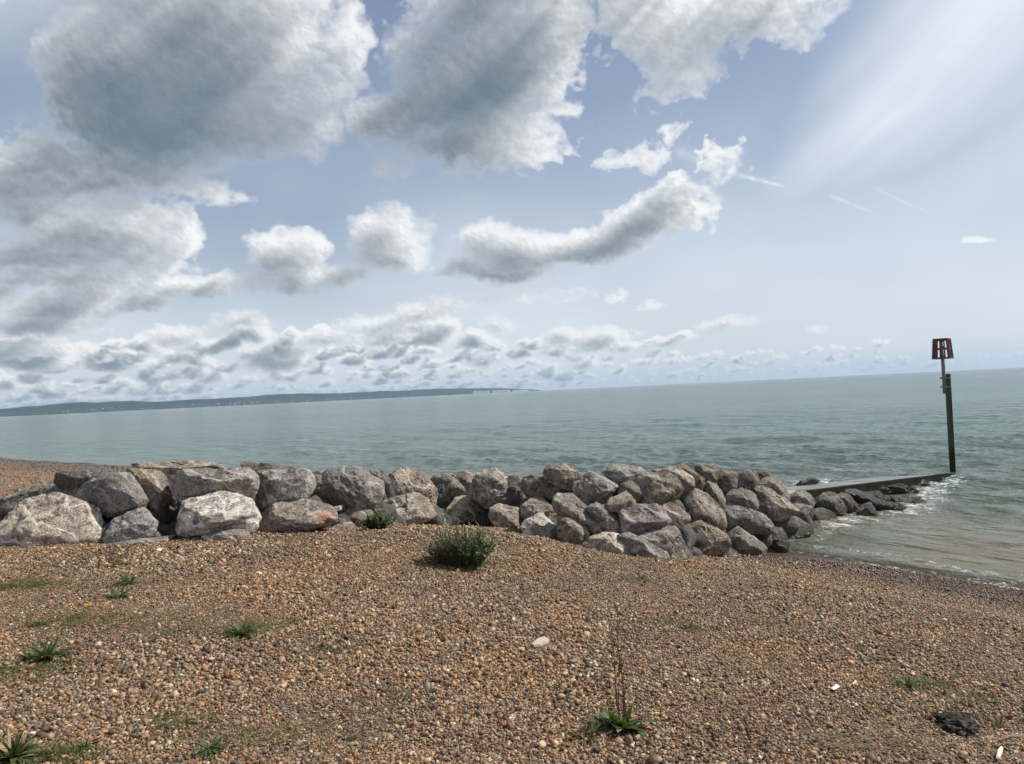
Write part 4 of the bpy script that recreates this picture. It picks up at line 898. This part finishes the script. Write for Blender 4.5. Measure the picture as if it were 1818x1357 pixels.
o = mesh_obj("far_beach", vs, fs, m_spit); tag(o, kind='structure')
# ---------------------------------------------------------------- pebbles
def pebble_mesh(seed, sub):
    rr = np.random.RandomState(seed); U, Fc = ico(sub); n = rr.randn(6, 3); n /= np.linalg.norm(n, axis=1)[:, None]
    N = np.vstack([n, -n, np.eye(3), -np.eye(3)]); D = rr.uniform(.72, 1.05, len(N))
    q = np.clip(U @ N.T, 0, None) / D; r = (q ** 11).sum(1) ** (-1 / 11)
    P = U * r[:, None] * np.array([1.0, rr.uniform(.6, .95), rr.uniform(.40, .72)])
    me = bpy.data.meshes.new("pebble"); me.from_pydata([tuple(p) for p in P], [], Fc); me.materials.append(m_peb)
    me.polygons.foreach_set('use_smooth', [True] * len(me.polygons)); me.update(); return me
pm = [pebble_mesh(40 + k, 2) for k in range(9)]
rng = np.random.RandomState(77)
big_obs = []
def place_pebble(x, y, r, k):
    o = link(bpy.data.objects.new("pebble", pm[k % 9]), beach)
    o.location = (x, y, float(ground_z(x, y)) + r * .1); o.scale = (r,) * 3
    o.rotation_euler = (rng.uniform(-.35, .35), rng.uniform(-.35, .35), rng.uniform(0, 6.28)); big_obs.append(o)
n_big = 0
while n_big < 285:
    y = 3.0 + 3.6 * rng.rand() ** 1.3; x = rng.uniform(-.74, .74) * y
    place_pebble(x, y, rng.uniform(.012, .024) * (1 + .4 * (rng.rand() > .95)), n_big); n_big += 1
# the countless rest
def scatter(y0, y1, dens, r_med, spread=.9):
    n = int(dens * spread * (y1 ** 2 - y0 ** 2))
    y = np.sqrt(y0 ** 2 + rng.rand(n) * (y1 ** 2 - y0 ** 2)); x = rng.uniform(-spread, spread, n) * y
    r = r_med * np.exp(rng.randn(n) * .42); return x, y, np.clip(r, .004, .032)
parts = [scatter(2.6, 5.0, 7600, .0066), scatter(5.0, 8.2, 5200, .0073), scatter(8.2, 13.5, 2300, .0104)]
PX = np.concatenate([p[0] for p in parts]); PY = np.concatenate([p[1] for p in parts]); PR = np.concatenate([p[2] for p in parts])
# drifts of coarser and finer stones
dr = fbm2(np.float32(PX * .8 + 5), np.float32(PY * .8 + 7), 4, 6); PR = PR * np.clip(.35 + 1.2 * dr, .68, 1.3)
tg = (PX + 5.5) * -.43 + (PY - 10.9) * .90
keep = (shore_near(PX, PY) > -.25) & (tg < .8)
PX, PY, PR = PX[keep], PY[keep], PR[keep]
# bigger stones that still show on the beach beyond the boulders
nf = 9000; fy = 14 + 50 * rng.rand(nf) ** 1.1; fx = -fy * (.30 + .5 * rng.rand(nf)); k_ = (shore_far(fx, fy) > .3) & ((fx + 5.5) * -.43 + (fy - 10.9) * .90 > 1.5)
PX = np.append(PX, fx[k_]); PY = np.append(PY, fy[k_]); PR = np.append(PR, rng.uniform(.02, .055, int(k_.sum())))
PZ = ground_z(PX, PY) + PR * rng.uniform(.0, .75, len(PR))
me = bpy.data.meshes.new("shingle"); me.vertices.add(len(PX)); me.vertices.foreach_set('co', np.stack([PX, PY, PZ], -1).astype(np.float32).ravel())
def pattr(name, typ, key, arr):
    a = me.attributes.new(name, typ, 'POINT'); a.data.foreach_set(key, arr.ravel())
pattr('rot', 'FLOAT_VECTOR', 'vector', np.stack([rng.randn(len(PX)) * .6, rng.randn(len(PX)) * .6, rng.uniform(0, 6.28, len(PX))], -1).astype(np.float32))
pattr('scl', 'FLOAT', 'value', PR.astype(np.float32))
pattr('pick', 'INT', 'value', rng.randint(0, 9, len(PX)).astype(np.int32))
me.update()
shingle = link(bpy.data.objects.new("shingle", me)); tag(shingle, kind='stuff')
ng = bpy.data.node_groups.new("shingle_spread", 'GeometryNodeTree')
ng.interface.new_socket("Geometry", in_out='INPUT', socket_type='NodeSocketGeometry'); ng.interface.new_socket("Geometry", in_out='OUTPUT', socket_type='NodeSocketGeometry')
g = NT(ng); gi = g.add('NodeGroupInput'); go = g.add('NodeGroupOutput')
join = g.add('GeometryNodeGeometryToInstance')
for o in reversed(big_obs[:9]):
    inf = g.add('GeometryNodeObjectInfo', {'Object': o, 'As Instance': False}, transform_space='ORIGINAL')
    g.l.new(inf.outputs['Geometry'], join.inputs[0])
def named(n_, typ): return g.add('GeometryNodeInputNamedAttribute', {'Name': n_}, data_type=typ).outputs['Attribute']
e2r = g.add('FunctionNodeEulerToRotation', {0: named('rot', 'FLOAT_VECTOR')})
m2p = g.add('GeometryNodeMeshToPoints', {'Mesh': gi.outputs[0]})
iop = g.add('GeometryNodeInstanceOnPoints', {'Points': m2p.outputs[0], 'Instance': join.outputs[0], 'Pick Instance': True, 'Instance Index': named('pick', 'INT'), 'Rotation': e2r.outputs[0], 'Scale': named('scl', 'FLOAT')})
g.l.new(iop.outputs[0], go.inputs[0])
md = shingle.modifiers.new("spread", 'NODES'); md.node_group = ng

# ---------------------------------------------------------------- plants
def leaf_mat(name, c1, c2, rough=.55):
    m, t = new_mat(name); pos = t.add('ShaderNodeNewGeometry'); n = t.noise(pos.outputs['Position'], 22.0, 3, .6)
    c = t.mixc(t.maprange(n, .35, .65), c1, c2)
    ri = pos.outputs['Random Per Island']; c = t.mixc(1.0, c, t.ramp(ri, [(0, (.65, .7, .65)), (1, (1.3, 1.25, 1.2))]), 'MULTIPLY')
    bs = t.add('ShaderNodeBsdfPrincipled', {'Base Color': c, 'Roughness': rough})
    tl = t.add('ShaderNodeBsdfTranslucent', {'Color': t.mixc(1.0, c, (1.2, 1.3, .6), 'MULTIPLY')})
    mx = t.add('ShaderNodeMixShader', {0: .3, 1: bs.outputs[0], 2: tl.outputs[0]}); finish(t, mx.outputs[0]); return m
m_leaf = leaf_mat("dark_leaf", (.058, .108, .038), (.110, .175, .070))
m_weed = leaf_mat("weed_leaf", (.050, .085, .022), (.095, .125, .035))
m_grass = leaf_mat("moss_blade", (.085, .105, .030), (.15, .145, .055))
m_stem = leaf_mat("red_stem", (.10, .045, .035), (.15, .085, .06))
m_straw = leaf_mat("straw", (.22, .16, .09), (.34, .26, .15))
m_seed = leaf_mat("pale_seed_head", (.42, .42, .32), (.58, .57, .46))
m_flower = leaf_mat("yellow_petal", (.65, .48, .02), (.75, .60, .04))
m_dark = leaf_mat("rotten_weed", (.022, .019, .016), (.05, .042, .034), .7)
m_bone = leaf_mat("white_chalky", (.66, .63, .56), (.78, .76, .70))

def leaf(mb, p, d, up, L, W, curl=.3, segs=3):
    """a pointed leaf that bends over"""
    d = Vector(d).normalized(); s = d.cross(Vector(up)); s = s.normalized() if s.length > 1e-3 else Vector((1, 0, 0)); n = s.cross(d)
    prof = {2: (.25, 1.0, .0), 3: (.3, 1.0, .75, .0), 4: (.25, .8, 1.0, .7, .0)}[segs]; i0 = len(mb.v)
    for k in range(segs + 1):
        tt = k / segs; c = Vector(p) + d * L * tt - n * (-1) * 0 + n * L * (-curl * tt * tt); w_ = W * prof[k] * .5
        if k == segs: mb.v.append(tuple(c))
        else: mb.v += [tuple(c - s * w_ + n * w_ * .25), tuple(c + s * w_ + n * w_ * .25)]
    for k in range(segs):
        a = i0 + 2 * k
        if k == segs - 1: mb.f.append((a, a + 1, a + 2))
        else: mb.f.append((a, a + 1, a + 3, a + 2))

def weed(name, label, px, py, rad, n, h, seed, cat="weed", mat=None, leafw=.22, group="weeds growing through the shingle"):
    r = random.Random(seed); p = hit(px, py); root = empty(name, p); tag(root, label, cat, group)
    mb = MB(); dead = MB(); hubs = [(0.0, 0.0, 1.0)] + [(r.gauss(0, .5) * rad, r.gauss(0, .45) * rad, r.uniform(.35, .8)) for _ in range(r.randint(2, 4))]
    for k in range(int(n * 1.5)):
        hx, hy, hs = r.choice(hubs) if k % 2 else hubs[0]
        a = r.uniform(0, 6.283); q = r.random() ** .6; el = (1 - q) * 1.25 + r.uniform(.0, .5); L = rad * hs * r.uniform(.25, 1.05)
        b = Vector((hx + math.cos(a) * rad * .2 * r.random(), hy + math.sin(a) * rad * .2 * r.random(), .006))
        d = Vector((math.cos(a) * math.cos(el), math.sin(a) * math.cos(el), math.sin(el) * h))
        leaf(dead if r.random() < .13 else mb, b, d, (r.uniform(-.4, .4), r.uniform(-.4, .4), 1), L, max(.006, L * leafw * r.uniform(.5, 1.5)), r.uniform(-.1, .8), 3)
    for k in range(max(2, n // 9)):
        hx, hy, hs = r.choice(hubs); c = Vector((hx, hy, 0)); dead.tube([c, c + Vector((r.gauss(0, .3), r.gauss(0, .3), r.uniform(.2, .9))) * rad * .5, c + Vector((r.gauss(0, .7), r.gauss(0, .7), r.uniform(.1, 1.1))) * rad], [.0018, .0015, .0009], 3)
    tag(dead.build("dead_leaf", m_straw, root), kind='stuff')
    mb.build("foliage", mat or m_weed, root)
    return root, p, r

def bush(label, px, py, rad, height, seed, nst, seeds=1.0):
    r = random.Random(seed); p = hit(px, py); p = p + Vector((0, .28 * rad, 0)); p.z = float(ground_z(p.x, p.y)); root = empty("bush", p); tag(root, label, "bush", "bushes beside the groyne")
    st, fo_, sd = MB(), MB(), MB()
    lob = [r.uniform(.72, 1.18) for _ in range(9)]
    for k in range(nst):
        a = r.uniform(0, 6.283); q = math.sqrt(r.random()) * lob[int(a / 6.2832 * 9) % 9]; top = Vector((math.cos(a) * q * rad, math.sin(a) * q * rad * .8, height * (1.0 - .55 * q * q) * r.uniform(.55, 1.12)))
        base = Vector((math.cos(a), math.sin(a), 0)) * q * rad * .55
        mid = base.lerp(top, .5) + Vector((r.uniform(-.03, .03), r.uniform(-.03, .03), .03))
        st.tube([base, mid, top], [.005, .004, .002], 4)
        nl = r.randint(11, 16)
        for j in range(nl):
            tt = (j + .5 + r.uniform(-.4, .4)) / nl; c = base.lerp(mid, tt * 2) if tt < .5 else mid.lerp(top, tt * 2 - 1)
            b = r.uniform(0, 6.283); e = r.uniform(-.2, .9); L = r.uniform(.035, .065) * (1.15 - .4 * tt)
            leaf(fo_, c, (math.cos(b) * math.cos(e), math.sin(b) * math.cos(e), math.sin(e)), (0, 0, 1), L, L * r.uniform(.32, .5), r.uniform(0, .35), 2)
        if r.random() < .22 * seeds * (1.6 if top.x > 0 and top.z > height * .6 else .7):
            for j in range(5):
                c = top + Vector((r.uniform(-.018, .018), r.uniform(-.018, .018), r.uniform(-.03, .02)))
                leaf(sd, c, (r.uniform(-1, 1), r.uniform(-1, 1), r.uniform(0, 1)), (0, 0, 1), .018, .014, .1, 2)
    st.build("stem", m_stem, root); fo_.build("foliage", m_leaf, root); tag(sd.build("seed_head", m_seed, root), kind='stuff')
    return root
S_ = lambda px, py: hit(px, py).y / F_PX
bush("large dark leafy bush with pale seed heads alone on the shingle mound", 822, 1008, 76 * S_(822, 1008), 70 * S_(822, 1008), 3, 230)
bush("small round green bush against the boulders", 667, 942, 31 * S_(667, 942), 38 * S_(667, 942), 5, 110, 1.6)

WEEDS = [
 ("dandelion like weed near the great pale boulder, upper of two", 228, 1036, 26, 26, .9, m_leaf), ("low flat weed just below the dandelion like one", 212, 1060, 30, 22, .5, m_leaf),
 ("small dark weed alone above the wide grassy weed", 70, 1110, 15, 18, .8, m_leaf), ("wide grassy weed with one tall shoot", 82, 1172, 42, 46, .6, m_weed),
 ("broad tuft in the middle of the landward shingle", 430, 1130, 34, 40, .6, m_weed), ("little green weed on the seaward shingle below the groyne", 1224, 1116, 16, 18, .7, m_weed),
 ("tiny weed below the half buried white streaked boulder", 1137, 1029, 14, 14, .6, m_weed), ("bright green clump uphill of the dark seaweed lump", 1612, 1222, 24, 28, .8, m_weed),
 ("pale green moss tuft next to the dark seaweed lump", 1772, 1290, 18, 20, .6, m_grass), ("bluish leafy weed at the near edge of the shingle", 372, 1336, 32, 34, .6, m_leaf),
 ("thick grassy clump in the near corner of the beach", 24, 1352, 52, 80, .8, m_weed), ("spiky rosette beside the thick corner clump", 148, 1334, 24, 26, .7, m_leaf),
 ("faint olive tuft alone between the corner clumps and bluish weed", 286, 1280, 16, 16, .6, m_grass), ("small tuft at the near edge, midway to the tall stemmed weed", 628, 1314, 16, 16, .7, m_weed),
 ("flat sprig above the bright green clump's seaward side", 1758, 1242, 18, 14, .4, m_weed), ("thin tuft by the pebbles below the small bush", 590, 1160, 10, 10, .5, m_weed),
 ("grey green sprout beside the great pale boulder's foot", 66, 995, 12, 10, .5, m_leaf), ("little sprout uphill of the dandelion like weed", 206, 1008, 12, 12, .6, m_leaf), ("olive tuft beside the small near tuft", 708, 1286, 14, 12, .5, m_grass),
]
for k, (lab, px, py, rpx, n, h, mt) in enumerate(WEEDS):
    root, p, r = weed("weed", lab, px, py, rpx * 1.08 * S_(px, py), int(n * 2.4), h, 50 + k, mat=mt, leafw=.17)
    if lab.startswith("wide grassy"):
        mb = MB(); sc = S_(px, py); mb.tube([(-.02, 0, 0), (-.01, .01, 22 * sc), (.03, 0, 42 * sc)], [.004, .0035, .002], 5)
        for j in range(9): leaf(mb, (-.01 + .004 * j, 0, (10 + 3.6 * j) * sc), (r.uniform(-1, 1), r.uniform(-1, 1), .7), (0, 0, 1), .045, .014, .2, 2)
        mb.build("shoot", m_leaf, root)
root, p, r = weed("dock", "leafy weed with tall dead reddish stems in the near shingle", 1104, 1296, 62 * S_(1104, 1296), 58, .75, 91, cat="weed", mat=m_weed, leafw=.26)
sc = p.y / F_PX
for (x0, x1, hh, bend) in ((2, 4, 215, 3), (-3, 0, 150, -2), (4, 8, 165, 2), (-8, -36, 90, -4), (3, 10, 120, 4), (0, -14, 170, -3)):
    mb = MB(); pts = [(x0 * sc, 0, 0)]
    for j in range(1, 7): pts.append(((x0 + (x1 - x0) * j / 6 + bend * math.sin(j)) * sc * 1.0, r.uniform(-.006, .006), hh * sc * j / 6))
    mb.tube(pts, [.0031 - .0003 * j for j in range(7)], 5)
    for j in range(8):
        c = Vector(pts[r.randint(3, 6)]); c.z -= r.uniform(0, .04)
        mb.tube([c, c + Vector((r.uniform(-.03, .03), r.uniform(-.02, .02), r.uniform(.02, .06)))], [.0016, .001], 4)
    mb.build("stem", m_stem, root)
# dead twiggy plant by the slab
p = hit(206, 1008); tw = empty("twig", p); tag(tw, "thin leafless reddish twigs standing before the long flat slab", "dead plant")
r = random.Random(31); sc = p.y / F_PX
for k in range(8):
    mb = MB(); a = r.uniform(-1, 1); mb.tube([(a * .03, 0, 0), (a * .10, r.uniform(-.03, .03), 22 * sc), (a * .17 + .04, r.uniform(-.05, .05), r.uniform(34, 50) * sc)], [.003, .0022, .0012], 4)
    for j in range(5):
        c = Vector((a * (.10 + .02 * j), 0, (16 + 6 * j) * sc)); mb.tube([c, c + Vector((r.uniform(-.05, .07), r.uniform(-.03, .03), r.uniform(.01, .06)))], [.0014, .0008], 4)
    mb.build("stem", m_stem, tw)
# a yellow flower
p = hit(157, 1080); fl = empty("flower", p); tag(fl, "tiny yellow flower on the landward shingle", "flower"); mb = MB(); r = random.Random(3)
for k in range(16):
    a = r.uniform(0, 6.28); leaf(mb, (r.uniform(-.02, .02), r.uniform(-.015, .015), .025), (math.cos(a), math.sin(a), .5), (0, 0, 1), .018, .010, .1, 2)
mb.build("petal", m_flower, fl); mb = MB(); mb.tube([(0, 0, 0), (0, 0, .025)], [.002, .002], 5); mb.build("stem", m_weed, fl)
# thin moss and grass that greens the landward shingle
mb = MB(); r = random.Random(17)
spots = [(40, 1040, 70, 10, 260), (140, 1000, 120, 14, 240), (240, 985, 60, 10, 90), (120, 1105, 90, 14, 150), (60, 1190, 80, 22, 200), (300, 1120, 120, 25, 110), (450, 1120, 60, 18, 120), (320, 1290, 80, 30, 50), (690, 1250, 90, 40, 40), (60, 1345, 110, 16, 260), (430, 1320, 90, 25, 30), (820, 1010, 90, 14, 90), (590, 1155, 70, 14, 50), (1200, 1110, 60, 14, 50), (1620, 1215, 50, 12, 70), (1700, 1240, 70, 30, 70), (1140, 1030, 40, 8, 40), (560, 1300, 80, 30, 25)]
for (px, py, dx, dy, n) in spots:
    for k in range(int(n * 1.7)):
        c = hit(px, py) if k == 0 else c0
        if k == 0: c0 = c
        s0 = c0.y / F_PX; x = c0.x + r.gauss(0, dx * .55) * s0; y = c0.y + r.gauss(0, dy * .55) * s0 * c0.y / 1.7; z = float(ground_z(x, y))
        for j in range(4):
            a = r.uniform(0, 6.28); leaf(mb, (x + r.uniform(-.02, .02), y + r.uniform(-.02, .02), z + .010), (math.cos(a) * .8, math.sin(a) * .8, r.uniform(.3, 1)), (0, 0, 1), r.uniform(.02, .042), .006, .3, 2)
moss = mb.build("moss", m_grass); tag(moss, kind='stuff')

# ---------------------------------------------------------------- things washed up
def flat_piece(name, label, cat, poly, mat, th=.018, lift=.012, seed=1):
    r = random.Random(seed); P = [hit(*q) for q in poly]; c = sum(P, Vector()) / len(P)
    bm = bmesh.new(); top = [bm.verts.new((p.x - c.x, p.y - c.y, ground_z(p.x, p.y) - c.z + lift + th + r.uniform(-.003, .004))) for p in P]; f = bm.faces.new(top)
    ex = bmesh.ops.extrude_face_region(bm, geom=[f]); vs = [v for v in ex['geom'] if isinstance(v, bmesh.types.BMVert)]
    bmesh.ops.translate(bm, verts=vs, vec=(0, 0, -th)); bmesh.ops.recalc_face_normals(bm, faces=bm.faces[:]); bmesh.ops.bevel(bm, geom=bm.edges[:], offset=.004, segments=2, affect='EDGES')
    me = bpy.data.meshes.new(name); bm.to_mesh(me); bm.free(); me.materials.append(mat); o = link(bpy.data.objects.new(name, me)); o.location = c
    return tag(o, label, cat)
m_pale = simple("pale_sandstone", (.40, .35, .27), (.50, .44, .35), 20, .8)
m_plast = simple("white_plastic", (.76, .76, .74), (.82, .82, .80), 8, .4)
flat_piece("flat_stone", "flat cream coloured stone lying on the mid shingle", "stone", [(943, 1150), (955, 1142), (966, 1138), (976, 1142), (973, 1147), (960, 1153), (948, 1154)], m_pale, .02, .012)
flat_piece("plastic_scrap", "white rectangular scrap on the seaward shingle", "litter", [(1475, 1229), (1486, 1223), (1492, 1227), (1481, 1233)], m_plast, .006, .02)
flat_piece("shell", "small slender white shell beside the white scrap", "shell", [(1513, 1221), (1519, 1215), (1522, 1217), (1516, 1223)], m_bone, .008, .018)
flat_piece("bone", "white jagged piece of bone at the near seaward corner", "bone", [(1769, 1356), (1772, 1345), (1778, 1337), (1782, 1340), (1779, 1349), (1776, 1358)], m_bone, .014, .02)
p = hit(1775, 1330); q = hit(1812, 1322); mb = MB(); mb.tube([(0, 0, .035), ((q - p) * .5) + Vector((0, .012, .045)), (q - p) + Vector((0, 0, .04))], [.007, .008, .006], 7); o = mb.build("driftwood", m_straw, None, True, p); tag(o, "straight pale driftwood stick near the white bone", "driftwood")
# black lump of seaweed
p = hit(1698, 1300); sw = empty("seaweed", p); tag(sw, "black tangled lump of dried seaweed on the near seaward shingle", "seaweed"); r = random.Random(6); sc = p.y / F_PX
U3, F3 = ico(4); P = U3 * np.array([27 * sc, 20 * sc, 15 * sc]); P = P * (1 + (noise3(U3 * 3.2, 4, 4) - .5)[:, None] * 1.3) + np.array([6 * sc, 0, 6 * sc]); mesh_obj("clump", P, F3, m_dark, sw, False)
P = U3 * np.array([34 * sc, 16 * sc, 9 * sc]); P = P * (1 + (noise3(U3 * 3.9, 7, 4) - .5)[:, None] * 1.4) + np.array([14 * sc, 42 * sc, 3 * sc]); mesh_obj("clump", P, F3, m_dark, sw, False)
mb = MB()
for k in range(60):
    a = Vector((r.gauss(4, 22) * sc, r.gauss(20, 22) * sc, r.uniform(6, 16) * sc)); d = Vector((r.uniform(-1, 1), r.uniform(-1, 1), r.uniform(-.3, .5))) * r.uniform(14, 34) * sc
    mb.tube([a, a + d * .5 + Vector((0, 0, .01)), a + d], [.003, .0028, .0015], 4)
mb.build("frond", m_dark, sw)
# dry strands combed through the near corner
mb = MB(); r = random.Random(9)
for k in range(150):
    a = hit(1520, 1325); x = a.x + r.gauss(0, .22); y = a.y + r.gauss(0, .12); z = float(ground_z(x, y)) + .022
    L = r.uniform(.05, .16); an = r.gauss(-.15, .25)
    mb.tube([(x, y, z), (x + L * .5 * math.cos(an), y + L * .5 * math.sin(an) + r.uniform(-.01, .01), z + .008), (x + L * math.cos(an), y + L * math.sin(an), z - .006)], [.0012, .0014, .0008], 3)
o = mb.build("straw", m_straw); tag(o, kind='stuff')
# ---------------------------------------------------------------- sea air
HAZE = 3.9e-5
mb = MB(); mb.box((0, 8000, 130 - 4), (64000, 20000, 260 + 2))
hz = mb.build("haze", None); tag(hz, kind='stuff')
m, t = new_mat("sea_air"); vol = t.add('ShaderNodeVolumePrincipled', {'Color': (.52, .73, 1.0, 1), 'Density': HAZE, 'Anisotropy': .25})
t.add('ShaderNodeOutputMaterial', {'Volume': vol.outputs[0]}); hz.data.materials.append(m)
